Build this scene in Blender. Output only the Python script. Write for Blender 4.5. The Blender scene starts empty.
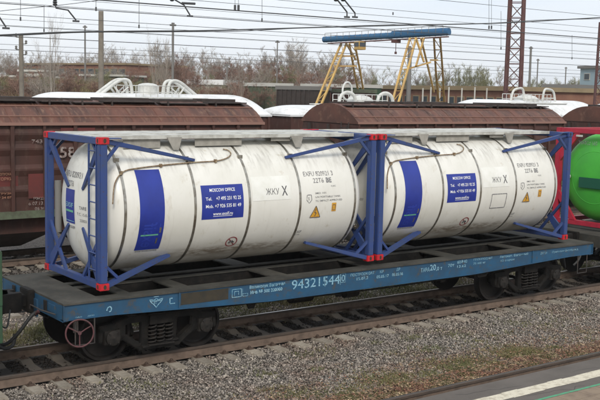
import bpy, math, random
import numpy as np
from mathutils import Vector, Matrix
random.seed(7); rng = np.random.default_rng(7)
R = math.radians
S = bpy.context.scene
COL = S.collection

# ------------------------------------------------------------------ camera
CAM = Vector((-6.9686, -15.0831, 3.4196)); YAW = 0.634857; PIT = -0.110065; ROLL = 0.020764; F = 983.8375
fw = Vector((math.sin(YAW)*math.cos(PIT), math.cos(YAW)*math.cos(PIT), math.sin(PIT)))
r0 = Vector((math.cos(YAW), -math.sin(YAW), 0)); u0 = r0.cross(fw)
rt = math.cos(ROLL)*r0 + math.sin(ROLL)*u0; up = -math.sin(ROLL)*r0 + math.cos(ROLL)*u0
cd = bpy.data.cameras.new('camera'); cam = bpy.data.objects.new('camera', cd); COL.objects.link(cam)
cam.matrix_world = Matrix(((rt.x, up.x, -fw.x, CAM.x), (rt.y, up.y, -fw.y, CAM.y), (rt.z, up.z, -fw.z, CAM.z), (0, 0, 0, 1)))
cd.sensor_width = 36; cd.sensor_fit = 'HORIZONTAL'; cd.lens = 36*F/600; cd.clip_start = 0.1; cd.clip_end = 6000
S.camera = cam
def ray(px, py): return fw + rt*((px-300)/F) + up*((200-py)/F)
def at(px, py, Y):                       # photo direction -> point on the plane y = Y
    d = ray(px, py); return CAM + d*((Y-CAM.y)/d.y)
def dep(px, py, D): return CAM + ray(px, py)*D       # photo direction -> point D metres in front

# ------------------------------------------------------------------ world, sun, exposure
SUN_EL, SUN_AZ = R(37), R(212)            # azimuth measured from +y clockwise
W = bpy.data.worlds.new('World'); S.world = W; W.use_nodes = True
nt = W.node_tree; nt.nodes.clear(); N = nt.nodes.new; LK = nt.links.new
sky = N('ShaderNodeTexSky'); sky.sky_type = 'NISHITA'; sky.sun_disc = False
sky.sun_elevation = SUN_EL; sky.sun_rotation = SUN_AZ; sky.air_density = 1.0; sky.dust_density = 2.5; sky.ozone_density = 1
tc = N('ShaderNodeTexCoord'); mp = N('ShaderNodeMapping'); mp.inputs['Scale'].default_value = (1, 1, 3.5)
LK(tc.outputs['Generated'], mp.inputs['Vector'])
cl = N('ShaderNodeTexNoise'); cl.inputs['Scale'].default_value = 2.2; cl.inputs['Detail'].default_value = 6; cl.inputs['Roughness'].default_value = .5
LK(mp.outputs[0], cl.inputs['Vector'])
cr = N('ShaderNodeValToRGB'); cr.color_ramp.elements[0].position = .33; cr.color_ramp.elements[0].color = (7.3, 8.0, 8.9, 1)
cr.color_ramp.elements[1].position = .66; cr.color_ramp.elements[1].color = (8.9, 9.1, 9.4, 1)
LK(cl.outputs['Fac'], cr.inputs['Fac'])
mx = N('ShaderNodeMix'); mx.data_type = 'RGBA'; mx.inputs['Factor'].default_value = .86
LK(sky.outputs[0], mx.inputs['A']); LK(cr.outputs[0], mx.inputs['B'])
bg = N('ShaderNodeBackground'); bg.inputs['Strength'].default_value = .121; LK(mx.outputs['Result'], bg.inputs[0])
wo = N('ShaderNodeOutputWorld'); LK(bg.outputs[0], wo.inputs[0])
sd = bpy.data.lights.new('sun', 'SUN'); sd.energy = 2.3; sd.angle = R(16); sd.color = (1, .95, .87)
sun = bpy.data.objects.new('sun', sd); COL.objects.link(sun)
sv = Vector((math.sin(SUN_AZ)*math.cos(SUN_EL), math.cos(SUN_AZ)*math.cos(SUN_EL), math.sin(SUN_EL)))
sun.rotation_euler = sv.to_track_quat('Z', 'Y').to_euler(); sun.location = (0, 0, 30)
S.view_settings.view_transform = 'Standard'; S.view_settings.look = 'None'; S.view_settings.gamma = 1
S.view_settings.exposure = 0; S.view_settings.use_curve_mapping = False
S.render.engine = 'CYCLES'; S.cycles.max_bounces = 5; S.cycles.transparent_max_bounces = 6

# ------------------------------------------------------------------ materials
def mat(name, c, rough=.6, c2=None, scale=3, lo=.35, hi=.7, metal=0, bump=0, bscale=60, c3=None, s3=20, lo3=.6, hi3=.75,
        stretch=(1, 1, 1), rnd=0, island=0, spec=.5, coat=0):
    m = bpy.data.materials.new(name); m.use_nodes = True; t = m.node_tree; n = t.nodes.new; l = t.links.new
    b = t.nodes['Principled BSDF']; b.inputs['Roughness'].default_value = rough; b.inputs['Metallic'].default_value = metal
    b.inputs['Specular IOR Level'].default_value = spec; b.inputs['Coat Weight'].default_value = coat
    tcx = n('ShaderNodeTexCoord'); mpx = n('ShaderNodeMapping'); mpx.inputs['Scale'].default_value = stretch
    l(tcx.outputs['Object'], mpx.inputs['Vector'])
    def col(v): x = n('ShaderNodeRGB'); x.outputs[0].default_value = (*v, 1); return x.outputs[0]
    cur = col(c)
    def layer(cur, cc, sc, a, z, det=6):
        ns = n('ShaderNodeTexNoise'); ns.inputs['Scale'].default_value = sc; ns.inputs['Detail'].default_value = det
        ns.inputs['Roughness'].default_value = .62; l(mpx.outputs[0], ns.inputs['Vector'])
        rp = n('ShaderNodeMapRange'); rp.inputs['From Min'].default_value = a; rp.inputs['From Max'].default_value = z; rp.clamp = True
        l(ns.outputs['Fac'], rp.inputs['Value'])
        mi = n('ShaderNodeMix'); mi.data_type = 'RGBA'; l(rp.outputs[0], mi.inputs['Factor']); l(cur, mi.inputs['A']); l(col(cc), mi.inputs['B'])
        return mi.outputs['Result']
    if c2: cur = layer(cur, c2, scale, lo, hi)
    if c3: cur = layer(cur, c3, s3, lo3, hi3, 4)
    def vary(cur, out, amt):
        mr = n('ShaderNodeMapRange'); mr.inputs['To Min'].default_value = 1-amt; mr.inputs['To Max'].default_value = 1+amt
        l(out, mr.inputs['Value']); hs = n('ShaderNodeHueSaturation'); l(mr.outputs[0], hs.inputs['Value']); l(cur, hs.inputs['Color'])
        return hs.outputs[0]
    if rnd: cur = vary(cur, n('ShaderNodeObjectInfo').outputs['Random'], rnd)
    if island: cur = vary(cur, n('ShaderNodeNewGeometry').outputs['Random Per Island'], island)
    l(cur, b.inputs['Base Color'])
    if bump:
        ns = n('ShaderNodeTexNoise'); ns.inputs['Scale'].default_value = bscale; ns.inputs['Detail'].default_value = 5
        l(mpx.outputs[0], ns.inputs['Vector']); bp = n('ShaderNodeBump'); bp.inputs['Strength'].default_value = bump; bp.inputs['Distance'].default_value = .02
        l(ns.outputs['Fac'], bp.inputs['Height']); l(bp.outputs[0], b.inputs['Normal'])
    return m
M = {}
M['tank'] = mat('tank_white', (.69, .68, .63), .36, (.61, .60, .54), 1.3, .42, .75, c3=(.50, .46, .37), s3=5, lo3=.60, hi3=.78, stretch=(1, 1.6, .5), bump=.03, bscale=8)
M['cream'] = mat('cream_paint', (.50, .50, .46), .6, (.30, .29, .26), 4, .42, .66)
M['blue'] = mat('frame_blue', (.026, .055, .19), .45, (.035, .06, .15), 4, .4, .7, c3=(.075, .045, .04), s3=22, lo3=.62, hi3=.68, bump=.05)
M['red'] = mat('casting_red', (.50, .012, .02), .5, (.30, .012, .016), 12, .45, .7)
M['band'] = mat('steel_band', (.42, .40, .35), .30, (.20, .17, .13), 7, .42, .68, metal=.85)
M['sticker'] = mat('sticker_blue', (.016, .034, .27), .4, (.012, .024, .20), 2.5, .4, .7)
M['white'] = mat('lettering_white', (.75, .76, .76), .6)
M['dim'] = mat('lettering_faded', (.28, .46, .55), .7, (.08, .24, .36), 25, .42, .62)
M['black'] = mat('lettering_black', (.07, .07, .075), .6, (.2, .2, .2), 25, .5, .65)
M['greenstrip'] = mat('strip_green', (.12, .38, .25), .5)
M['redline'] = mat('mark_red', (.25, .03, .04), .5)
M['yellow'] = mat('warning_yellow', (.62, .33, .03), .5, (.5, .22, .03), 30, .45, .7)
M['darkmetal'] = mat('dark_steel', (.035, .033, .032), .6, (.07, .05, .04), 6, .45, .7)
M['hose'] = mat('hose_brown', (.17, .11, .06), .6, (.3, .24, .15), 20, .45, .6)
M['sill'] = mat('sill_blue', (.013, .076, .155), .55, (.018, .052, .095), 2.2, .4, .7, c3=(.06, .06, .055), s3=9, lo3=.56, hi3=.72)
M['deck'] = mat('deck_grey', (.038, .038, .033), .85, (.075, .071, .060), 2.0, .4, .68, c3=(.05, .04, .03), s3=14, lo3=.55, hi3=.7, bump=.1, spec=.25)
M['recess'] = mat('recess_brown', (.024, .022, .016), .8, (.045, .035, .02), 8)
M['bogie'] = mat('bogie_grime_shaded', (.008, .0075, .007), .7, (.020, .017, .014), 7, .42, .7, bump=.2, bscale=30, spec=.2)  # near-black: shade under the wagons is worked into the grime colour
M['bogielight'] = mat('spring_grime_shaded', (.015, .014, .013), .65, (.034, .029, .025), 12, .4, .7, spec=.2)  # springs and axle boxes also darkened with painted under-wagon shade
M['wheel'] = mat('wheel_steel', (.009, .008, .0075), .55, (.020, .016, .014), 5, .4, .7, spec=.25)
M['tread'] = mat('wheel_tread', (.30, .29, .28), .3, metal=.9)
M['handwheel'] = mat('handwheel_red', (.09, .028, .032), .6, (.05, .025, .025), 20, .45, .6)
M['rubber'] = mat('rubber', (.02, .02, .02), .65)
M['railside'] = mat('rail_rust', (.155, .110, .082), .85, (.09, .064, .048), 5, .4, .68, bump=.1)
M['railtop'] = mat('rail_head_steel', (.09, .075, .062), .45, (.05, .04, .033), 3, .4, .7, metal=.3)
M['railshine'] = mat('rail_head_polished', (.46, .45, .42), .3, metal=.7)
M['sleeper'] = mat('sleeper_concrete', (.34, .30, .245), .9, (.21, .18, .14), 5, .4, .7, c3=(.24, .22, .19), s3=40, lo3=.6, hi3=.7, bump=.4, rnd=.22)
M['clip'] = mat('clip_rust', (.07, .045, .032), .7)
M['stone'] = mat('ballast_stone', (.185, .163, .142), .85, (.165, .112, .085), .8, .45, .66, c3=(.34, .30, .25), s3=9, lo3=.50, hi3=.64, island=.68)
M['stonedark'] = mat('ballast_oily_shaded', (.020, .017, .015), .85, (.045, .037, .03), 1.5, .4, .7, island=.5, spec=.15)  # near-black so the shade under the wagons sits in the stone colour
M['litter'] = mat('leaf_litter', (.19, .085, .05), .8, (.30, .22, .13), 5, .45, .6, island=.6)
M['grass'] = mat('dry_grass', (.105, .115, .04), .8, (.17, .14, .06), .9, .4, .65, island=.45)
M['asphalt'] = mat('platform_asphalt', (.125, .108, .094), .85, (.09, .077, .066), 1.5, .35, .7, c3=(.14, .125, .11), s3=120, lo3=.55, hi3=.7, bump=.35, bscale=160)
M['line'] = mat('line_cream', (.62, .57, .45), .7, (.42, .37, .28), 9, .48, .66, c3=(.2, .17, .14), s3=60, lo3=.62, hi3=.68)
M['greenline'] = mat('line_green', (.07, .30, .16), .7, (.10, .2, .12), 12, .45, .65)
M['paving'] = mat('beige_paving', (.24, .18, .125), .85, (.17, .125, .09), 4, .4, .7, bump=.2)
M['kerb'] = mat('kerb_edge', (.045, .042, .040), .6, (.08, .072, .065), 20, .4, .65)
M['hopper'] = mat('hopper_brown', (.062, .021, .014), .7, (.038, .017, .012), 1.3, .38, .68, c3=(.085, .048, .035), s3=4, lo3=.55, hi3=.75, stretch=(1.4, 1, .5))
M['hoproof'] = mat('hopper_roof_brown', (.125, .048, .030), .6, (.06, .027, .019), 1.2, .38, .62, c3=(.16, .085, .055), s3=5, lo3=.52, hi3=.68, stretch=(2.2, .6, .6))
M['hopdark'] = mat('hopper_hatch_dark', (.026, .019, .016), .7, (.05, .036, .03), 3)
M['hopred'] = mat('hopper_red_patch', (.13, .024, .02), .6, (.08, .022, .018), 3)
M['hopsill'] = mat('hopper_sill_green', (.10, .125, .075), .7, (.06, .06, .04), 5)
M['tankcar'] = mat('tankcar_white', (.72, .73, .73), .5, (.55, .55, .53), 1.2, .45, .7, c3=(.35, .33, .3), s3=5, lo3=.62, hi3=.75)
M['pipe'] = mat('pipe_white', (.62, .63, .60), .5, (.45, .45, .42), 4)
M['green'] = mat('green_shell', (.06, .42, .04), .5, (.05, .33, .04), 2)
M['greendark'] = mat('green_sign_dark', (.01, .085, .05), .4)
M['redframe'] = mat('frame_red', (.42, .02, .045), .45, (.3, .02, .04), 5)
M['loco'] = mat('wagon_green', (.02, .07, .03), .6, (.03, .05, .028), 6)
M['concrete'] = mat('pole_concrete', (.20, .18, .145), .9, (.14, .12, .10), 3, rnd=.1)
M['mast'] = mat('mast_oxide', (.085, .032, .032), .7, (.12, .06, .05), 2)
M['polegrey'] = mat('pole_grey', (.16, .155, .145), .8)
M['wire'] = mat('wire_dark', (.06, .062, .065), .6)
M['cranebeam'] = mat('crane_blue', (.022, .105, .23), .6, (.035, .12, .22), .6)
M['craneleg'] = mat('crane_yellow', (.52, .34, .10), .7, (.34, .21, .085), .8)
M['brick'] = mat('brick_red', (.17, .075, .05), .9, (.22, .11, .07), .7, .4, .65)
M['brickroof'] = mat('roof_tan', (.25, .19, .11), .9, (.18, .14, .08), .5)
M['shed'] = mat('shed_white', (.50, .49, .45), .8, (.38, .37, .33), .5)
M['window'] = mat('window_dark', (.05, .06, .07), .2)
M['bluebld'] = mat('facade_blue_grey', (.27, .36, .40), .7)
M['barkgrey'] = mat('bark_grey', (.17, .15, .125), .9, island=.3, rnd=.2)
M['barkred'] = mat('bark_red_brown', (.105, .066, .05), .9, island=.3, rnd=.2)
M['twiggrey'] = mat('twig_grey', (.25, .215, .18), .9, island=.35, rnd=.15)
M['twigred'] = mat('twig_red_brown', (.21, .125, .092), .9, island=.35, rnd=.2)
M['twiggreen'] = mat('twig_budding', (.17, .165, .08), .9, island=.35, rnd=.15)
M['birch'] = mat('birch_bark', (.42, .40, .35), .8, (.2, .18, .16), 6)
M['bush'] = mat('dry_bush', (.20, .13, .075), .9, (.17, .16, .06), .35, .42, .6, island=.45)
M['grime'] = mat('grime_brown', (.22, .16, .10), .85, (.38, .33, .25), 6, .42, .6, island=.2)
M['ink'] = mat('stencil_ink', (.13, .13, .14), .7, (.42, .42, .40), 30, .5, .62)
M['patch'] = mat('patch_white', (.74, .74, .70), .5, (.66, .66, .60), 5)
M['sticker2'] = mat('sticker_blue_letter', (.022, .045, .31), .4)
M['bandgrey'] = mat('support_grey', (.24, .23, .20), .7, (.36, .34, .30), 6)
M['greendark2'] = mat('green_ring', (.02, .17, .02), .4)
M['brickred'] = M['brick']
M['hoproof2'] = mat('hopper_seam', (.24, .13, .10), .6)
M['rustletter'] = mat('lettering_rusty', (.32, .16, .10), .8)

def ground_material():
    m = bpy.data.materials.new('ground_gravel_and_grass'); m.use_nodes = True; t = m.node_tree; n = t.nodes.new; l = t.links.new
    b = t.nodes['Principled BSDF']; b.inputs['Roughness'].default_value = .95
    g = n('ShaderNodeNewGeometry')
    def noise(s, d=6):
        x = n('ShaderNodeTexNoise'); x.inputs['Scale'].default_value = s; x.inputs['Detail'].default_value = d; l(g.outputs['Position'], x.inputs['Vector']); return x.outputs['Fac']
    def ramp(f, a, z, c0, c1):
        x = n('ShaderNodeValToRGB'); x.color_ramp.elements[0].position = a; x.color_ramp.elements[1].position = z
        x.color_ramp.elements[0].color = (*c0, 1); x.color_ramp.elements[1].color = (*c1, 1); l(f, x.inputs['Fac']); return x.outputs[0]
    grav = ramp(noise(22), .35, .65, (.055, .046, .04), (.19, .165, .14))
    earth = ramp(noise(.35), .4, .6, (.13, .12, .055), (.18, .12, .07))
    sp = n('ShaderNodeSeparateXYZ'); l(g.outputs['Position'], sp.inputs[0])
    def band(y0, y1, soft):
        a = n('ShaderNodeMapRange'); a.inputs['From Min'].default_value = y0-soft; a.inputs['From Max'].default_value = y0+soft; l(sp.outputs['Y'], a.inputs['Value'])
        z = n('ShaderNodeMapRange'); z.inputs['From Min'].default_value = y1-soft; z.inputs['From Max'].default_value = y1+soft
        z.inputs['To Min'].default_value = 1; z.inputs['To Max'].default_value = 0; l(sp.outputs['Y'], z.inputs['Value'])
        k = n('ShaderNodeMath'); k.operation = 'MULTIPLY'; l(a.outputs[0], k.inputs[0]); l(z.outputs[0], k.inputs[1]); return k.outputs[0]
    def mixc(f, a, z):
        x = n('ShaderNodeMix'); x.data_type = 'RGBA'; l(f, x.inputs['Factor']); l(a, x.inputs['A']); l(z, x.inputs['B']); return x.outputs['Result']
    def rgb(c): x = n('ShaderNodeRGB'); x.outputs[0].default_value = (*c, 1); return x.outputs[0]
    cur = mixc(band(-6, 45, 3), earth, grav)
    oil_shade = ramp(noise(3), .35, .65, (.012, .010, .009), (.028, .023, .019))  # track bed darkened, painting in the shade beneath the wagon
    cur = mixc(band(.35, 2.1, .12), cur, oil_shade)
    cur = mixc(band(5.6, 7.4, .4), cur, oil_shade)
    gr = ramp(noise(1.2), .42, .6, (.12, .12, .05), (.14, .115, .08))
    cur = mixc(band(2.5, 4.6, .4), cur, gr)
    cur = mixc(band(-4.6, -3.1, .35), cur, rgb((.13, .07, .045)))
    l(cur, b.inputs['Base Color'])
    bp = n('ShaderNodeBump'); bp.inputs['Strength'].default_value = .8; bp.inputs['Distance'].default_value = .03; l(noise(25), bp.inputs['Height']); l(bp.outputs[0], b.inputs['Normal'])
    return m
M['ground'] = ground_material()
M['lip'] = mat('kerb_lip', (.22, .21, .19), .6, (.10, .095, .085), 8, .4, .65)
def redden(m):
    t = m.node_tree; n = t.nodes.new; l = t.links.new; b = t.nodes['Principled BSDF']; src = b.inputs['Base Color'].links[0].from_socket
    g = n('ShaderNodeNewGeometry'); sp = n('ShaderNodeSeparateXYZ'); l(g.outputs['Position'], sp.inputs[0])
    ns = n('ShaderNodeTexNoise'); ns.inputs['Scale'].default_value = 1.3; ns.inputs['Detail'].default_value = 6; l(g.outputs['Position'], ns.inputs['Vector'])
    ma = n('ShaderNodeMath'); ma.operation = 'MULTIPLY_ADD'; l(ns.outputs['Fac'], ma.inputs[0]); ma.inputs[1].default_value = 3.2; l(sp.outputs['Y'], ma.inputs[2])
    mr = n('ShaderNodeMapRange'); mr.inputs['From Min'].default_value = -.75; mr.inputs['From Max'].default_value = -1.9; mr.inputs['To Max'].default_value = .78; l(ma.outputs[0], mr.inputs['Value'])
    x = n('ShaderNodeMix'); x.data_type = 'RGBA'; x.blend_type = 'MULTIPLY'; l(mr.outputs[0], x.inputs['Factor']); l(src, x.inputs['A']); x.inputs['B'].default_value = (.95, .56, .40, 1); l(x.outputs['Result'], b.inputs['Base Color'])
redden(M['stone'])
M['hoplet'] = mat('hopper_lettering', (.30, .26, .24), .8, (.12, .07, .06), 14, .42, .6)
def darken_mid(m):  # sleepers turn darker towards the middle, between the rails
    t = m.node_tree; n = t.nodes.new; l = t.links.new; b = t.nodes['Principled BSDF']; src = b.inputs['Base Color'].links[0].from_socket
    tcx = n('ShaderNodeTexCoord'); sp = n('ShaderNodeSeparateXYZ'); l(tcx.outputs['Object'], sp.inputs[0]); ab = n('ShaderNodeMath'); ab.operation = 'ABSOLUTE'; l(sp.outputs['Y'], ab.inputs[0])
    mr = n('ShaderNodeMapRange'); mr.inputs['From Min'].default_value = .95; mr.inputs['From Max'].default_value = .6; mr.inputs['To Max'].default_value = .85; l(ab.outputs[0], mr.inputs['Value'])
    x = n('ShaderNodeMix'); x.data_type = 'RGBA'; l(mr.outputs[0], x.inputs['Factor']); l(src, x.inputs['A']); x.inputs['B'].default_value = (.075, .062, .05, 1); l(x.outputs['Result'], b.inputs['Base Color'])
darken_mid(M['sleeper'])
M['railhead'] = mat('rail_head_dark', (.05, .038, .03), .6, (.085, .06, .045), 6)
def add_dirt(m):
    t = m.node_tree; n = t.nodes.new; l = t.links.new; b = t.nodes['Principled BSDF']; src = b.inputs['Base Color'].links[0].from_socket
    tcx = n('ShaderNodeTexCoord'); sp = n('ShaderNodeSeparateXYZ'); l(tcx.outputs['Object'], sp.inputs[0])
    def mr(v, a, z, A=0, B=1):
        x = n('ShaderNodeMapRange'); x.interpolation_type = 'SMOOTHSTEP'; x.inputs['From Min'].default_value = a; x.inputs['From Max'].default_value = z; x.inputs['To Min'].default_value = A; x.inputs['To Max'].default_value = B; l(v, x.inputs['Value']); return x.outputs[0]
    def mul(a, z): x = n('ShaderNodeMath'); x.operation = 'MULTIPLY'; l(a, x.inputs[0]); l(z, x.inputs[1]); return x.outputs[0]
    def noi(sc, st):
        mp_ = n('ShaderNodeMapping'); mp_.inputs['Scale'].default_value = st; l(tcx.outputs['Object'], mp_.inputs['Vector'])
        x = n('ShaderNodeTexNoise'); x.inputs['Scale'].default_value = sc; x.inputs['Detail'].default_value = 8; x.inputs['Roughness'].default_value = .65; l(mp_.outputs[0], x.inputs['Vector']); return x.outputs['Fac']
    def mix(f, c, cur):
        x = n('ShaderNodeMix'); x.data_type = 'RGBA'; l(f, x.inputs['Factor']); l(cur, x.inputs['A']); x.inputs['B'].default_value = (*c, 1); return x.outputs['Result']
    # brown splash line thrown up along the lower flank
    band = mul(mul(mr(sp.outputs['Z'], .30, .42), mr(sp.outputs['Z'], .58, .46)), mul(mr(sp.outputs['X'], 1.0, 2.3), mr(sp.outputs['X'], 5.2, 3.2)))
    cur = mix(mul(band, mr(noi(4, (1, 3, 3)), .36, .60, 0, .85)), (.17, .12, .075), src)
    # thin vertical run-down streaks
    cur = mix(mr(noi(2.6, (5, .5, .30)), .55, .80, 0, .42), (.42, .39, .34), cur)
    cur = mix(mr(noi(14, (1, 1, .5)), .62, .76, 0, .35), (.36, .33, .28), cur)
    top = mul(mr(sp.outputs['Z'], 1.75, 2.3), mr(noi(3.0, (3, .6, .6)), .46, .66, 0, .65)); cur = mix(top, (.34, .32, .28), cur)
    # general road film near the belly
    cur = mix(mul(mr(sp.outputs['Z'], .75, .2), mr(noi(2.5, (1, 1, 1)), .3, .7, .15, .7)), (.34, .30, .23), cur)
    l(cur, b.inputs['Base Color'])
add_dirt(M['tank'])

# ------------------------------------------------------------------ mesh helpers
OFF = {}
def wl(o):                                # world location of an (unrotated) parent chain
    v = Vector((0, 0, 0))
    while o: v += o.location; o = o.parent
    return v
def tag(o, label=None, cat=None, group=None, kind=None):
    if label: o['label'] = label
    if cat: o['category'] = cat
    if group: o['group'] = group
    if kind: o['kind'] = kind
    return o
def empty(name, loc, label=None, cat=None, group=None, parent=None):
    o = bpy.data.objects.new(name, None); COL.objects.link(o); o.empty_display_size = .2
    if parent: o.parent = parent; o.location = Vector(loc)-wl(parent)
    else: o.location = loc
    return tag(o, label, cat, group)
def copy_tree(o, parent=None):
    c = o.copy(); COL.objects.link(c); c.parent = parent
    for ch in list(o.children): copy_tree(ch, c)
    return c
def smooth_mesh(me, ang=35):
    me.shade_smooth()
    try: me.set_sharp_from_angle(angle=R(ang))
    except Exception: pass

class MB:
    def __init__(s): s.v = []; s.f = []
    def quad_box(s, c8):
        b = len(s.v); s.v += [tuple(c) for c in c8]
        for f in ((0, 3, 2, 1), (4, 5, 6, 7), (0, 1, 5, 4), (1, 2, 6, 5), (2, 3, 7, 6), (3, 0, 4, 7)): s.f.append(tuple(b+i for i in f))
        return s
    def box(s, x0, x1, y0, y1, z0, z1):
        return s.quad_box([(x0, y0, z0), (x1, y0, z0), (x1, y1, z0), (x0, y1, z0), (x0, y0, z1), (x1, y0, z1), (x1, y1, z1), (x0, y1, z1)])
    def bar(s, p, q, w, h, w2=None, h2=None, side=None):     # rectangular bar, w sideways, h along 'up'
        p = Vector(p); q = Vector(q); d = (q-p).normalized()
        side = Vector(side) if side else d.cross(Vector((0, 0, 1)))
        if side.length < 1e-4: side = Vector((1, 0, 0))
        side.normalize(); u = side.cross(d).normalized(); w2 = w if w2 is None else w2; h2 = h if h2 is None else h2
        c = []
        for pt, ww, hh in ((p, w, h), (q, w2, h2)):
            for a, b in ((-1, -1), (1, -1), (1, 1), (-1, 1)): c.append(pt+side*(a*ww/2)+u*(b*hh/2))
        return s.quad_box(c)
    def tube(s, pts, r, n=8, r2=None, cap=True):
        pts = [Vector(p) for p in pts]; m = len(pts); b = len(s.v); pn = None
        for i, p in enumerate(pts):
            d = (pts[min(i+1, m-1)]-pts[max(i-1, 0)]).normalized()
            if pn is None: a = d.cross(Vector((0, 0, 1))); a = a if a.length > .05 else d.cross(Vector((1, 0, 0)))
            else: a = pn-d*pn.dot(d)
            a.normalize(); pn = a; c = d.cross(a)
            rr = r if r2 is None else r+(r2-r)*i/(m-1)
            for k in range(n):
                t = 2*math.pi*k/n; s.v.append(tuple(p+a*(rr*math.cos(t))+c*(rr*math.sin(t))))
        for i in range(m-1):
            for k in range(n):
                s.f.append((b+i*n+k, b+i*n+(k+1) % n, b+(i+1)*n+(k+1) % n, b+(i+1)*n+k))
        if cap: s.f.append(tuple(b+k for k in range(n))[::-1]); s.f.append(tuple(b+(m-1)*n+k for k in range(n)))
        return s
    def lathe(s, prof, c, axis='x', n=48, a0=0, a1=2*math.pi):   # prof: (along, radius); centre c
        full = abs(a1-a0-2*math.pi) < 1e-6; cnt = n if full else n+1; b = len(s.v)
        for (a, r) in prof:
            for k in range(cnt):
                t = a0+(a1-a0)*k/n; u, w = r*math.cos(t), r*math.sin(t)
                s.v.append({'x': (c[0]+a, c[1]-u, c[2]+w), 'y': (c[0]+u, c[1]+a, c[2]+w), 'z': (c[0]+u, c[1]+w, c[2]+a)}[axis])
        for i in range(len(prof)-1):
            for k in range(n):
                k2 = (k+1) % cnt
                s.f.append((b+i*cnt+k, b+i*cnt+k2, b+(i+1)*cnt+k2, b+(i+1)*cnt+k))
        return s
    def prism(s, poly, axis, a0, a1):         # poly in the plane normal to axis ('x': (y,z); 'y': (x,z); 'z': (x,y))
        b = len(s.v); n = len(poly)
        for a in (a0, a1):
            for (p, q) in poly: s.v.append({'x': (a, p, q), 'y': (p, a, q), 'z': (p, q, a)}[axis])
        s.f.append(tuple(range(b, b+n))); s.f.append(tuple(range(b+2*n-1, b+n-1, -1)))
        for i in range(n): s.f.append((b+i, b+(i+1) % n, b+n+(i+1) % n, b+n+i))
        return s
    def fan(s, ring):
        b = len(s.v); s.v += [tuple(p) for p in ring]; s.f.append(tuple(range(b, b+len(ring)))); return s
    def build(s, name, m, parent=None, smooth=False, ang=35, bevel=0):
        o_ = wl(parent) if parent else Vector((0, 0, 0))
        me = bpy.data.meshes.new(name); me.from_pydata([(v[0]-o_.x, v[1]-o_.y, v[2]-o_.z) for v in s.v], [], s.f); me.update()
        import bmesh
        bm = bmesh.new(); bm.from_mesh(me); bmesh.ops.recalc_face_normals(bm, faces=bm.faces)
        if bevel: bmesh.ops.bevel(bm, geom=[e for e in bm.edges if len(e.link_faces) == 2 and e.calc_face_angle(0) > .6], offset=bevel, segments=2, affect='EDGES')
        bm.to_mesh(me); bm.free()
        if smooth or bevel: smooth_mesh(me, ang)
        me.materials.append(M[m] if isinstance(m, str) else m)
        o = bpy.data.objects.new(name, me); COL.objects.link(o)
        if parent: o.parent = parent
        return o
def np_obj(name, V, Fc, m, parent=None):      # V (n,3), Fc (m,k)
    me = bpy.data.meshes.new(name); k = Fc.shape[1]
    me.vertices.add(len(V)); me.vertices.foreach_set('co', V.astype(np.float32).ravel())
    me.loops.add(Fc.size); me.loops.foreach_set('vertex_index', Fc.astype(np.int32).ravel())
    me.polygons.add(len(Fc)); me.polygons.foreach_set('loop_start', np.arange(0, Fc.size, k, dtype=np.int32))
    me.polygons.foreach_set('loop_total', np.full(len(Fc), k, dtype=np.int32)); me.update(calc_edges=True); me.validate()
    me.materials.append(M[m]); o = bpy.data.objects.new(name, me); COL.objects.link(o)
    if parent: o.parent = parent
    return o

# text -> flat triangles (u, v)
_tc = {}
def text_tris(s, bold=0.0):
    if (s, bold) in _tc: return _tc[(s, bold)]
    cu = bpy.data.curves.new('text', 'FONT'); cu.body = s; cu.size = 1; cu.resolution_u = 3; cu.offset = bold; cu.align_x = 'LEFT'
    ob = bpy.data.objects.new('text', cu); COL.objects.link(ob)
    dg = bpy.context.evaluated_depsgraph_get(); me = bpy.data.meshes.new_from_object(ob.evaluated_get(dg))
    V = [(v.co.x, v.co.y) for v in me.vertices]; Fs = [tuple(p.vertices) for p in me.polygons]
    bpy.data.objects.remove(ob); bpy.data.curves.remove(cu); bpy.data.meshes.remove(me)
    xs = [v[0] for v in V]; x0, x1 = min(xs), max(xs); V = [(x-x0, y) for x, y in V]
    _tc[(s, bold)] = (V, Fs, x1-x0); return _tc[(s, bold)]
def write(mb, s, u, v, h, mapf, width=None, bold=0.0, align='L'):
    """cap height h; lower-left corner (u, v); width squeezes the string to that width"""
    V, Fs, w = text_tris(s, bold); k = h/.73; kx = (width/w) if width else k
    sh = {'L': 0, 'C': -w*kx/2, 'R': -w*kx}[align]; b = len(mb.v)
    for (x, y) in V: mb.v.append(tuple(mapf(u+sh+x*kx, v+y*k)))
    for f in Fs: mb.f.append(tuple(b+i for i in f))
def strip(mb, u0, u1, v0, v1, mapf, n=1, m=1):
    b = len(mb.v)
    for j in range(m+1):
        for i in range(n+1): mb.v.append(tuple(mapf(u0+(u1-u0)*i/n, v0+(v1-v0)*j/m)))
    for j in range(m):
        for i in range(n): a = b+j*(n+1)+i; mb.f.append((a, a+1, a+n+2, a+n+1))
def line_uv(mb, pts, w, mapf, closed=False):
    P = list(pts)+([pts[0]] if closed else [])
    for (a, c), (d, e) in zip(P, P[1:]):
        L = math.hypot(d-a, e-c) or 1
        if L > .075:
            k = math.ceil(L/.07)
            line_uv(mb, [(a+(d-a)*i/k, c+(e-c)*i/k) for i in range(k+1)], w, mapf); continue
        nx, ny = -(e-c)/L*w/2, (d-a)/L*w/2
        b = len(mb.v); mb.v += [tuple(mapf(a+nx, c+ny)), tuple(mapf(a-nx, c-ny)), tuple(mapf(d-nx, e-ny)), tuple(mapf(d+nx, e+ny))]; mb.f.append((b, b+1, b+2, b+3))

RAIL = -1.33; GZ = -1.53; YC = 1.22
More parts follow.
